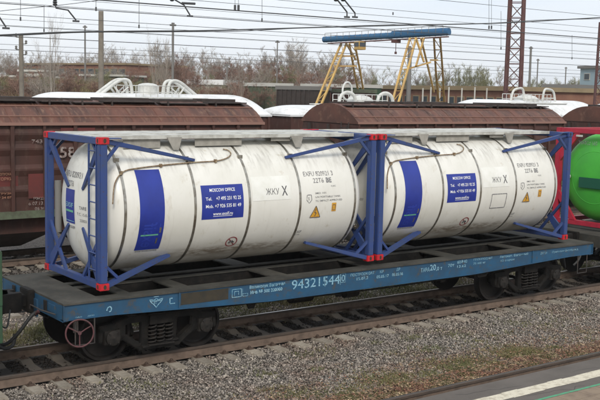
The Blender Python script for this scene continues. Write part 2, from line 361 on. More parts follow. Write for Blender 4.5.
#==SETTING==
# ground: one sheet to the horizon, with a bank rising beyond the yard
def bank(x, y):                            # height of the bank, lower towards the right of the yard
    s = (x-CAM.x)*math.sin(YAW)+(y-CAM.y)*math.cos(YAW); l = (x-CAM.x)*math.cos(YAW)-(y-CAM.y)*math.sin(YAW)
    return float(np.interp(l/max(s, 1), [-.32, -.18, -.14, .03, .06, .3], [4.9, 4.75, 4.2, 4.1, 2.0, 1.5]))
def build_ground():
    def s_of(x, y): return (x-CAM.x)*math.sin(YAW)+(y-CAM.y)*math.cos(YAW)
    xs = [-400, -200, -80, -30]+list(np.arange(-12, 22, 1.0))+list(np.arange(24, 320, 8.0))+[400, 600, 940]
    ys = [-300, -60, -20, -12, -8]+list(np.arange(-6, 14, .5))+list(np.arange(15, 60, 3.0))+list(np.arange(62, 320, 8.0))+[400, 600, 940]
    m = MB()
    for y in ys:
        for x in xs:
            z = GZ-.035; s = s_of(x, y)
            t = min(max((s-88)/26, 0), 1); t = t*t*(3-2*t); z += t*bank(x, y)
            m.v.append((x, y, z))
    n = len(xs)
    for j in range(len(ys)-1):
        for i in range(n-1): a = j*n+i; m.f.append((a, a+1, a+n+1, a+n))
    o = m.build('ground', 'ground', smooth=True, ang=60); tag(o, kind='structure')
build_ground()
def spaced(n, x0, x1, y0, y1, seed):
    r = np.random.default_rng(seed); return np.stack([r.uniform(x0, x1, n), r.uniform(y0, y1, n)], 1), r
OCT = np.array([(1, 0, 0), (-1, 0, 0), (0, 1, 0), (0, -1, 0), (0, 0, 1), (0, 0, -1)], float)
OCTF = np.array([(0, 2, 4), (2, 1, 4), (1, 3, 4), (3, 0, 4), (2, 0, 5), (1, 2, 5), (3, 1, 5), (0, 3, 5)])
SP = .545
def stones(name, n, x0, x1, y0, y1, m, seed, smin, smax, tracks=(), zb=GZ, hump=.02):
    P, r = spaced(n, x0, x1, y0, y1, seed)
    keep = np.ones(n, bool)
    for (yc,) in tracks:
        ph = ((P[:, 0]+.06+SP*50) % SP); ph = np.minimum(ph, SP-ph)
        onsl = (ph < .125) & (np.abs(P[:, 1]-yc) < 1.37)
        keep &= ~(onsl & (r.random(n) > .05))
        for s in (-1, 1): keep &= np.abs(P[:, 1]-(yc+s*.797)) > .10
    P = P[keep]; n = len(P)
    V = OCT[None]*r.uniform(.65, 1.25, (n, 6, 1)) + r.normal(0, .22, (n, 6, 3))
    sc = r.uniform(smin, smax, (n, 1, 1))*np.where(r.random((n, 1, 1)) > .9, 1.3, 1); V = V*sc*np.array([1, 1, .8])
    a = r.uniform(0, 2*np.pi, n); b_ = r.uniform(-1, 1, n)
    ca, sa = np.cos(a)[:, None], np.sin(a)[:, None]; cb, sb = np.cos(b_)[:, None], np.sin(b_)[:, None]
    x, y, z = V[..., 0], V[..., 1], V[..., 2]; y, z = y*cb-z*sb, y*sb+z*cb; x, y = x*ca-y*sa, x*sa+y*ca
    V = np.stack([x+P[:, :1], y+P[:, 1:2], z+zb-.015+r.uniform(-.012, hump, (n, 1))], -1).reshape(-1, 3)
    Fc = (OCTF[None]+(np.arange(n)*6)[:, None, None]).reshape(-1, 3)
    o = np_obj(name, V, Fc, m); return tag(o, kind='stuff')
tag(stones('ballast', 105000, -3.6, 19, -4.08, .36, 'stone', 1, .010, .028, ((YC,),)), 'grey brown crushed stone ballast in front of the near rail', 'ballast')
tag(stones('ballast', 22000, -4.5, 19, .48, 2.6, 'stonedark', 2, .014, .034, ((YC,),), zb=GZ-.015), 'dark oily ballast between the rails, painted with the shade under the flat wagon', 'ballast')
tag(stones('ballast', 42000, -5, 24, 2.5, 6, 'stone', 3, .016, .034, ((6.52,),), zb=GZ-.02), 'brown ballast on the strip behind the blue flat wagon', 'ballast')
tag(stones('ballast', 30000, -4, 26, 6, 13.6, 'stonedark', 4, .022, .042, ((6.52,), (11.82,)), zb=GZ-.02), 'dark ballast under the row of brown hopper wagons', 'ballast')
def blades(name, n, regs, m, seed, h0, h1, w, label, cat, lean=.5, clump=0):
    r = np.random.default_rng(seed); A = []
    for (x0, x1, y0, y1, z, fr) in regs:
        k = int(n*fr)
        if clump:
            c = np.stack([r.uniform(x0, x1, clump), r.uniform(y0, y1, clump)], 1); i = r.integers(0, clump, k)
            sg = r.uniform(.06, .3, clump)[i]; p = c[i]+r.normal(0, 1, (k, 2))*sg[:, None]
        else: p = np.stack([r.uniform(x0, x1, k), r.uniform(y0, y1, k)], 1)
        A.append(np.concatenate([p, np.full((k, 1), z)], 1))
    P = np.concatenate(A); n = len(P); a = r.uniform(0, 2*np.pi, n); h = r.uniform(h0, h1, n)
    d = np.stack([np.cos(a), np.sin(a), np.zeros(n)], 1)*w*r.uniform(.6, 1.4, (n, 1)); t = np.stack([r.normal(0, lean, n)*h, r.normal(0, lean, n)*h, h], 1)
    V = np.stack([P-d, P+d, P+t], 1).reshape(-1, 3); Fc = np.arange(3*n).reshape(n, 3)
    return tag(np_obj(name, V, Fc, m), label, cat, kind='stuff')
blades('grass', 42000, [(-4, 24, 2.7, 4.5, GZ-.02, 1)], 'grass', 5, .03, .11, .008, 'strip of short olive grass between the two nearest tracks', 'grass', clump=420)
blades('weeds', 20000, [(2.2, 8.5, -3.7, -2.4, GZ, .8), (-1, 12, -3, -.4, GZ, .25)], 'grass', 6, .015, .06, .007, 'small green weeds scattered in the gravel beside the platform', 'weeds', lean=.9, clump=80)
blades('leaf_litter', 34000, [(-2, 19, -3.88, -3.0, GZ+.04+.018, .62), (-2, 19, -3.88, -2.1, GZ+.03+.018, .3), (3, 19, -3.6, -1.3, GZ+.018, .08)], 'litter', 8, .002, .014, .015, 'reddish dead leaves and chips along the platform edge', 'litter', lean=2.5)
# platform
def platform():
    x0, x1, zt = -30, 60, -1.365
    MB().box(x0, x1, -12, -4.08, -1.75, zt).build('platform', 'asphalt')
    m = MB(); q = random.Random(2)
    for (a, b) in ((4.2, -4.3), (5.1, -4.9), (6.9, -4.4), (3.6, -4.6), (8.0, -5.5)):      # cracks
        P = [(a+i*.16, b+q.gauss(0, .03)-.02*i) for i in range(9)]; line_uv(m, P, .008, lambda u, v: (u, v, zt+.001))
    m.build('pavement_crack', 'rubber')
    m = MB()
    n = 240
    for i in range(n):
        a, b = x0+(x1-x0)*i/n, x0+(x1-x0)*(i+1)/n
        strip(m, a, b, -4.865-.012*math.sin(i*1.7), -4.60+.012*math.sin(i*2.3+1), lambda u, v: (u, v, zt+.004))
    m.build('pavement_line', 'line')
    m = MB(); strip(m, x0, x1, -5.19, -5.13, lambda a, b: (a, b, zt+.004)); m.build('pavement_green_line', 'greenline')
    m = MB()
    for i in range(-30, 120):
        for j in range(20): m.box(i*.5+.004, i*.5+.496, -5.20-.3*(j+1)+.004, -5.20-.3*j-.004, zt-.01, zt+.006)
    m.build('pavement_slabs', 'paving')
    for o in COL.objects:
        if o.name.startswith(('platform', 'pavement')): tag(o, kind='structure')
platform()
# rails and sleepers
def rail(y, x0, x1, label, top='railtop'):
    z = RAIL; pr = [(-.075, -.18), (.075, -.18), (.075, -.168), (.012, -.150), (.009, -.05), (.036, -.04), (.036, -.006), (.030, 0), (-.030, 0), (-.036, -.006), (-.036, -.04), (-.009, -.05), (-.012, -.15), (-.075, -.168)]
    root = empty('rail', (0, y, z-.18), label, 'rail')
    MB().prism([(y+a, z+b) for a, b in pr], 'x', x0, x1).build('rail_body', 'railside', root)
    for q in (-1, 1): MB().prism([(y+q*a, z+b) for a, b in ((.0365, -.042), (.0385, -.042), (.0385, -.005), (.033, .0015), (.0305, .0015), (.0365, -.006))], 'x', x0, x1).build('head_side', 'railhead', root)
    MB().prism([(y+a, z+b) for a, b in ((-.029, .0), (.029, .0), (.026, .003), (-.026, .003))], 'x', x0, x1).build('running_surface', top, root)
rail(-3.91, -30, 60, 'dark rail sunk beside the paved strip at the lower right corner', 'railtop')
rail(YC-.797, -40, 90, 'near rail of the track under the blue flat wagon, rust brown side')
rail(YC+.797, -40, 90, 'far rail of the track under the blue flat wagon, bright polished top', 'railshine')
rail(6.52-.797, -40, 120, 'near rail of the empty track behind the blue flat wagon', 'railshine')
rail(6.52+.797, -40, 120, 'far rail of the empty track behind the blue flat wagon', 'railshine')
rail(11.82-.797, -40, 120, 'near rail under the brown hopper wagons', 'railtop')
rail(11.82+.797, -40, 120, 'far rail under the brown hopper wagons', 'railtop')
def sleeper_proto(label, group):
    root = empty('sleeper', (0, YC, GZ-.17), label, 'sleeper', group)
    m = MB(); hw, ht = .14, .10; zt = GZ+.024; zm = GZ-.03; ys = [-1.35, -.45, .45, 1.35]; zs = [zt, zm, zm, zt]
    ys = [-1.35, -.55, -.4, .4, .55, 1.35]; zs = [zt, zt, zm, zm, zt, zt]
    for i in range(5):
        c = []
        for j in (i, i+1):
            y, z = YC+ys[j], zs[j]; c += [(-hw, y, GZ-.17), (hw, y, GZ-.17), (ht, y, z), (-ht, y, z)]
        m.quad_box(c)
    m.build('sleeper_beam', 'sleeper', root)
    for s in (-1, 1):
        f = MB(); yr = YC+s*.797
        f.box(-.07, .07, yr-.19, yr-.078, zt-.01, zt+.012); f.box(-.07, .07, yr+.078, yr+.19, zt-.01, zt+.012)
        for q in (-1, 1):
            f.tube([(0, yr+q*.13, zt), (0, yr+q*.13, zt+.065)], .014, 6)
            f.box(-.035, .035, yr+q*.13-.045, yr+q*.13+.03, zt+.012, zt+.034)
            f.tube([(0, yr+q*.13, zt+.04), (0, yr+q*.13, zt+.058)], .026, 6)
        f.build('rail_fastener', 'clip', root)
    return root
def sleepers(y, x0, x1, label, group):
    p = sleeper_proto(label, group); first = True; r = random.Random(int(y*10))
    for k in range(int(math.ceil(x0/SP)), int(x1/SP)+1):
        o = p if first else copy_tree(p); first = False
        o.location = (k*SP-.06+r.uniform(-.03, .03), y, GZ-.17+r.uniform(-.012, .006)); o.rotation_euler.z = r.uniform(-.025, .025)
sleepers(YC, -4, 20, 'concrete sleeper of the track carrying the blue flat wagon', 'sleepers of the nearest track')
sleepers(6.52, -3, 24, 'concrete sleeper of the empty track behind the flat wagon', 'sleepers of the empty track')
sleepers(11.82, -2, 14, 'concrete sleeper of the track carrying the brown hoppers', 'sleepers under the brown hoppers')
#==WAGON==
def helix(mb, c, r, h, turns, rw, n=14):
    pts = [(c[0]+r*math.cos(2*math.pi*i/n), c[1]+r*math.sin(2*math.pi*i/n), c[2]+h*i/(n*turns)) for i in range(int(n*turns)+1)]
    mb.tube(pts, rw, 5)
def make_bogie(parent, cx, yc, mats=('bogie', 'bogielight', 'wheel')):
    z0 = RAIL; root = MB()
    root.box(cx-.22, cx+.22, yc-1.15, yc+1.15, z0+.62, z0+.82)                       # bolster
    root.tube([(cx, yc, z0+.8), (cx, yc, z0+.98)], .2, 16)
    for s in (-1, 1): root.tube([(cx+s*.925, yc-1.05, z0+.475), (cx+s*.925, yc+1.05, z0+.475)], .075, 12)
    bg_ = root.build('bogie', mats[0], parent)
    for s in (-1, 1):
        ys = yc+s*1.018
        m = MB(); a, b = ys-.07, ys+.07
        half = [(0, .80), (.55, .78), (.74, .70), (1.12, .62), (1.14, .50), (1.08, .40), (1.06, .62-.02), (.80, .60), (.78, .42), (.66, .42), (.42, .22), (.34, .17), (0, .17)]
        inner = [(.26, .66), (.50, .66), (.60, .56), (.40, .33), (.26, .33)]
        # built as bars so the windows of the casting stay open
        def B(p, q, h): m.bar((cx+p[0], ys, z0+p[1]), (cx+q[0], ys, z0+q[1]), .15, h)
        B((-.62, .74), (.62, .74), .13); 
        for q in (-1, 1):
            B((q*.58, .745), (q*.86, .66), .13); B((q*.80, .66), (q*1.16, .63), .12); B((q*1.12, .64), (q*1.13, .40), .08)
            B((q*.72, .66), (q*.72, .38), .09); B((q*.70, .46), (q*.38, .23), .11); B((q*.28, .74), (q*.28, .24), .09)
        B((-.42, .215), (.42, .215), .10)
        m.build('side_frame', mats[0], bg_, bevel=.015)
        for q in (-1, 1):
            x = cx+q*.925; m = MB()
            m.box(x-.14, x+.14, ys-.10, ys+.10, z0+.36, z0+.60)
            y1 = ys+s*.10; m.lathe([(0, .135), (s*.05, .13), (s*.065, .10), (s*.06, .05), (s*.075, .0001)], (x, y1, z0+.475), 'y', 20)
            for k in range(4):
                t = R(45+90*k); m.tube([(x+.11*math.cos(t), y1+s*.04, z0+.475+.11*math.sin(t)), (x+.11*math.cos(t), y1+s*.08, z0+.475+.11*math.sin(t))], .016, 6)
            m.build('axle_box', mats[1], bg_, smooth=True)
        m = MB()
        for q in (-1, 0, 1):
            for w in (-1, 1): helix(m, (cx+q*.165, ys+w*.1, z0+.27), .068, .33, 5, .017)
        m.build('coil_spring', mats[1], bg_, smooth=True, ang=80)
        m = MB(); m.bar((cx+.35, ys+s*.1, z0+.3), (cx-.35, ys+s*.1, z0+.23), .05, .03); m.box(cx-.25, cx+.25, ys-.16, ys+.16, z0+.245, z0+.27); m.build('spring_seat', mats[1], bg_)
    for q in (-1, 1):
        for s in (-1, 1):
            x = cx+q*.925; y = yc+s*.725
            pr = [(s*-.005, .0001), (s*-.005, .10), (s*.03, .13), (s*.045, .25), (s*.01, .36), (s*.015, .405), (s*.08, .41), (s*.105, .43), (s*.105, .475), (s*0, .482), (s*-.025, .505), (s*-.04, .50), (s*-.045, .41), (s*-.04, .0001)]
            MB().lathe(pr, (x, y, z0+.478), 'y', 56).build('wheel', mats[2], bg_, smooth=True, ang=40)
    m = MB()
    for q in (-1, 1):
        for s in (-1, 1): m.bar((cx+q*.40, yc+s*.725-.05, z0+.38), (cx+q*.42, yc+s*.725+.05, z0+.6), .07, .1)
        m.bar((cx+q*.40, yc-.8, z0+.33), (cx+q*.40, yc+.8, z0+.33), .06, .06)
        m.bar((cx+q*.44, yc, z0+.33), (cx+q*.15, yc, z0+.72), .04, .05)
    m.build('brake_rigging', mats[0], bg_)
    return bg_
WX0, WX1, WY0, WY1, DZ = -.73, 12.92, -.2, 2.64, -.1
def coupler(parent, x, d, yc=YC, z=RAIL+1.06):
    m = MB(); m.box(min(x, x+d*.35), max(x, x+d*.35), yc-.09, yc+.09, z-.1, z+.1)
    poly = [(0, -.14), (.12, -.22), (.26, -.24), (.42, -.20), (.45, -.10), (.33, -.06), (.30, .04), (.40, .08), (.42, .2), (.30, .24), (.10, .18)]
    m.prism([(x+d*(.33+a), yc+d*b) for a, b in poly], 'z', z-.16, z+.17)
    m.box(min(x-d*.02, x+d*.1), max(x-d*.02, x+d*.1), yc-.2, yc+.2, z-.2, z+.2)
    return m.build('coupler', 'bogie', parent, bevel=.012)
def flat_wagon():
    root = empty('flat_wagon', ((WX0+WX1)/2, YC, RAIL), 'long blue flat wagon with open grey deck carrying two white tank containers', 'flat wagon')
    xm = (WX0+WX1)/2
    def side(y0, s):                      # fish-bellied channel sill
        m = MB(); zb = lambda x: DZ-.27-.12*min(1, max(0, (min(x-WX0, WX1-x)-.9)/3.2))
        xs = [WX0, WX0+.9, WX0+2.2, WX0+3.2, WX0+4.1, xm, WX1-4.1, WX1-3.2, WX1-2.2, WX1-.9, WX1]
        poly = [(x, zb(x)) for x in xs]+[(WX1, DZ-.012), (WX0, DZ-.012)]
        ya, yb = (y0, y0+.012) if s > 0 else (y0-.012, y0)
        m.prism(poly, 'y', ya+s*.03, yb+s*.03)
        yin, yout = y0, y0+s*.12                     # bottom flange
        for a, b in zip(xs, xs[1:]):
            A, B_ = zb(a), zb(b)
            m.quad_box([(a, yin, A-.016), (b, yin, B_-.016), (b, yout, B_-.016), (a, yout, A-.016), (a, yin, A), (b, yin, B_), (b, yout, B_), (a, yout, A)])
        for x in (1.42, 10.72, .3, 4.6, 7.6, 12.3):
            if x in (1.42, 10.72): m.box(x-.012, x+.012, min(y0+s*.004, y0+s*.03), max(y0+s*.004, y0+s*.03), zb(x)+.001, DZ-.014)
        return m.build('side_sill', 'sill' if s > 0 else 'bogie', root)  # far sill is near-black, painting the shade seen through the deck openings
    sl = side(WY0, 1); side(WY1, -1)
    m = MB()                                                            # deck plate and flanges
    T = DZ; t = .03
    m.box(WX0, WX1, WY0, WY0+.33, T-t, T); m.box(WX0, WX1, WY1-.33, WY1, T-t, T)
    a, b = WY0+.33, WY1-.33
    m.box(WX0, -.02, a, b, T-t, T); m.box(12.21, WX1, a, b, T-t, T)
    m.build('deck_frame', 'deck', root)
    for x0, x1 in ((.40, .62), (1.48, 1.78), (3.60, 3.98), (5.86, 6.33), (8.21, 8.59), (10.41, 10.71), (11.57, 11.79)):
        xc = (x0+x1)/2; MB().box(x0, x1, 1.51, b-.001, T-t, T-.004).build('cross_beam', 'deck', root); m = MB(); m.box(x0, x1, a+.001, .93, T-t, T-.004)
        cb = m.build('cross_beam', 'deck', root); m = MB(); m.box(xc-.01, xc+.01, WY0+.05, WY1-.05, T-.33, T-t-.001); m.box(x0+.04, x1-.04, WY0+.05, WY1-.05, T-.345, T-.331); m.build('web', 'bogie', cb)  # webs coloured near-black to paint shade inside the deck openings
    m = MB(); m.box(-.019, 12.209, .95, 1.10, T-.022, T-.003); m.box(-.019, 12.209, 1.34, 1.49, T-.022, T-.003)
    cb = m.build('centre_beam', 'deck', root); m = MB()
    for y in (.98, 1.45): m.box(WX0+.2, WX1-.2, y-.008, y+.008, T-.4815, T-.0225)
    m.box(WX0+.2, WX1-.2, .9, 1.5, T-.5, T-.482); m.build('web', 'bogie', cb)  # centre webs near-black too, shade below the deck put into colour
    for x, d in ((WX0, 1), (WX1, -1)):
        m = MB(); m.box(min(x, x+d*.014), max(x, x+d*.014), WY0+.002, WY1-.002, T-.29, T-t-.002)
        m.box(min(x-d*.0, x+d*.1), max(x, x+d*.1), WY0+.04, WY1-.04, T-.31, T-.291)
        m.box(min(x-d*.03, x+d*.0), max(x-d*.03, x), YC-.33, YC+.33, T-.42, T-.12)
        for yy in (.3, 2.15): m.box(min(x-d*.012, x), max(x-d*.012, x), yy-.16, yy+.16, T-.22, T-.09)
        m.build('end_sill', 'sill', root)
        coupler(root, x-d*.03, -d)
        # uncoupling lever, steps
        m = MB(); m.tube([(x-d*.06, .0, T-.2), (x-d*.1, .5, T-.22), (x-d*.1, 1.0, T-.22), (x-d*.1, 1.05, T-.35)], .013, 6); m.build('uncoupling_lever', 'darkmetal', root)
        h = MB(); P = [(x-d*.02, YC-.32, T-.33), (x-d*.14, YC-.34, T-.4), (x-d*.3, YC-.3, T-.62), (x-d*.48, YC-.2, T-.84), (x-d*.62, YC-.1, T-.86), (x-d*.82, YC+.1, T-.70)]
        h.tube(smooth_path(P, 5), .032, 8); h.build('brake_hose', 'rubber', root, smooth=True, ang=80)
        h = MB(); h.tube([(x+d*.02, YC-.32, T-.32), (x-d*.07, YC-.33, T-.36)], .036, 8); h.tube([(x-d*.05, YC-.33, T-.35), (x-d*.05, YC-.5, T-.30)], .014, 6); h.build('brake_cock', 'handwheel', root)
    b1 = make_bogie(root, 1.205, YC)
    b2 = copy_tree(b1, root); b2.location.x += 9.785
    # handwheel on the near left corner
    c = Vector((-.50, -.31, -.585)); nrm = Vector((-.28, -1, .06)).normalized(); e1 = nrm.cross(Vector((0, 0, 1))).normalized(); e2 = e1.cross(nrm)
    m = MB(); rr = .225; m.tube([c+e1*(rr*math.cos(t))+e2*(rr*math.sin(t)) for t in [2*math.pi*i/36 for i in range(37)]], .015, 8, cap=False)
    hub = c+nrm*-.02; m.tube([hub+nrm*.03, hub-nrm*.03], .03, 10)
    for k in range(3):
        t = R(-90+120*k); m.tube([c-nrm*.0, c+e1*(rr*.5*math.cos(t))+e2*(rr*.5*math.sin(t))-nrm*.02, c+e1*(rr*math.cos(t))+e2*(rr*math.sin(t))], .011, 6)
    m.build('handwheel', 'handwheel', root, smooth=True, ang=60)
    m = MB(); m.tube([c, (c.x+.03, .35, c.z)], .016, 8); m.box(c.x-.03, c.x+.05, -.14, -.11, c.z-.03, DZ-.286); m.build('handwheel_shaft', 'darkmetal', root)
    # underframe: brake cylinder, reservoir, rods
    m = MB(); m.lathe([(0, .0001), (0, .17), (.5, .17), (.55, .0001)], (4.6, .9, -.72), 'x', 24); m.lathe([(0, .0001), (.02, .15), (.8, .15), (.85, .0001)], (6.7, 1.5, -.7), 'x', 24)
    for x in (4.7, 5.0, 6.9, 7.4): m.box(x-.02, x+.02, .85, 1.55, -.62, -.5)
    m.build('brake_cylinder', 'bogie', root, smooth=True)
    m = MB(); m.tube([(2.2, 1.0, -.78), (4.5, .95, -.72)], .018, 6); m.tube([(5.2, .95, -.72), (10, 1.05, -.78)], .018, 6); m.tube([(-.5, .35, -.60), (.6, .55, -.66), (2.5, .9, -.74)], .014, 6); m.build('brake_rod', 'bogie', root)
    m = MB(); m.prism([(8.9, -.42), (9.5, -.42), (9.3, -.62), (9.05, -.62)], 'y', -.08, -.05); m.build('bracket', 'bogie', root)
    m = MB(); m.tube(smooth_path([(.9, -.02, -.50), (3.2, -.02, -.54), (6.1, -.03, -.58), (9, -.02, -.55), (11.4, -.02, -.50)], 6), .016, 6); m.build('air_pipe', 'bogie', root)
    for x in (3.1, 5.2, 8.1): m = MB(); m.prism([(x-.18, -.40), (x+.18, -.40), (x+.06, -.66), (x-.06, -.66)], 'y', .05, .08); m.build('pipe_bracket', 'bogie', root)
    m = MB(); m.lathe([(0, .0001), (.01, .12), (.34, .12), (.35, .0001)], (5.55, .35, -.66), 'x', 18); m.build('air_distributor', 'bogie', root, smooth=True)
    for yy in (.52, 2.0): m = MB(); m.box(WX0-.035, WX0-.013, yy-.05, yy+.05, -.34, -.16); m.build('bumper_plate', 'bogielight', root)
    # foot steps
    for x in (-.35, 12.55):
        for yy in (WY0+.02, WY1-.02):
            m = MB(); m.tube([(x-.17, yy, -.39), (x-.17, yy, -.82), (x+.17, yy, -.82), (x+.17, yy, -.39)], .013, 6); m.build('foot_step', 'darkmetal', root)
    # marks and lettering on the near sill
    y = WY0+.0265; mf = lambda u, v: (u, y-.0015, v)
    m = MB(); strip(m, 1.46, 2.44, -.365, -.16, mf); m.build('recess_panel', 'recess', root)
    y2 = y-.002; mf = lambda u, v: (u, y2-.0015, v)
    m = MB(); zt = -.27
    write(m, '94321544', 3.86, -.335, .185, mf, 1.17, .006); write(m, '0', 5.07, -.30, .14, mf, .085, .006)
    for u in (4.66, 5.04): line_uv(m, [(u, -.36), (u, -.15)], .009, mf)
    line_uv(m, [(5.05, -.32), (5.17, -.32), (5.17, -.14), (5.05, -.14)], .008, mf, True)
    write(m, 'Великолук Вагонная', 2.90, -.225, .06, mf, .80, .02); write(m, 'Инв № 500 220000', 2.92, -.325, .062, mf, .72, .03)
    line_uv(m, [(2.52, -.345), (2.72, -.345), (2.72, -.2), (2.52, -.2)], .012, mf, True); line_uv(m, [(2.57, -.32), (2.57, -.24), (2.66, -.24), (2.66, -.31)], .01, mf); line_uv(m, [(2.75, -.345), (2.86, -.345), (2.86, -.30), (2.75, -.30)], .008, mf, True); line_uv(m, [(2.745, -.34), (2.745, -.2)], .008, mf)
    write(m, 'ПОСТРОЕН ОАТ', 5.30, -.225, .055, mf, .62, .01); write(m, '15.07.2', 5.46, -.315, .06, mf, .30, .012)
    write(m, 'КР', 6.07, -.225, .055, mf, .1, .01); write(m, '05.05.17', 5.98, -.325, .06, mf, .33, .015)
    write(m, 'ДР', 6.52, -.215, .055, mf, .1, .01); write(m, '05.05.06', 6.40, -.32, .06, mf, .30, .015)
    write(m, 'ТАРА', 7.20, -.315, .085, mf, .26, .012); write(m, '20', 7.47, -.30, .125, mf, .17, .014); write(m, ',0 т', 7.65, -.315, .08, mf, .18, .012)
    write(m, '70т', 8.0, -.275, .07, mf, .19, .01)
    write(m, '60Ф40', 8.28, -.225, .07, mf, .30, .01); write(m, '13,62', 8.28, -.315, .055, mf, .27, .01)
    write(m, 'ГРУЗОПОД 60Т', 8.78, -.205, .045, mf, .60, .008); write(m, '75 000 кг', 8.78, -.29, .045, mf, .38, .008)
    write(m, 'Автокат. Вагонный', 9.62, -.215, .055, mf, .95, .008); write(m, '12 сорок', 9.66, -.30, .045, mf, .46, .008)
    write(m, 'ДАТ 24', 11.0, -.245, .05, mf, .24, .008); write(m, 'Приписан Октябр.ж.д', 11.42, -.245, .045, mf, .95, .008)
    write(m, 'Г', 1.23, -.305, .09, mf, .06, .02); line_uv(m, [(1.24, -.315), (1.34, -.315)], .014, mf)
    # round winged plant mark
    cx, cz = .97, -.25
    line_uv(m, [(cx-.13, cz+.05), (cx-.04, cz+.03), (cx, cz+.06), (cx+.04, cz+.03), (cx+.13, cz+.05), (cx+.10, cz), (cx+.04, cz-.05), (cx, cz-.10), (cx-.04, cz-.05), (cx-.10, cz)], .014, mf, True)
    line_uv(m, [(cx-.1, cz+.015), (cx+.1, cz+.015)], .012, mf); line_uv(m, [(cx-.05, cz+.09), (cx+.05, cz+.09)], .01, mf); write(m, 'ВТ', cx-.045, cz-.035, .04, mf)
    line_uv(m, [(.04, -.30), (.06, -.25), (.10, -.235), (.13, -.26), (.12, -.31), (.085, -.325)], .02, mf)
    write(m, 'ОАО', -.52, -.36, .022, mf, .12, .01); write(m, 'ДЕПО', -.30, -.36, .022, mf, .12, .01)
    m.build('lettering', 'dim', sl)
    return root
def smooth_path(P, k):
    P = [Vector(p) for p in P]; out = []
    for i in range(len(P)-1):
        p0, p1, p2, p3 = P[max(i-1, 0)], P[i], P[i+1], P[min(i+2, len(P)-1)]
        for j in range(k):
            t = j/k; out.append(.5*((2*p1)+(-p0+p2)*t+(2*p0-5*p1+4*p2-p3)*t*t+(-p0+3*p1-3*p2+p3)*t**3))
    out.append(P[-1]); return out
flat_wagon()
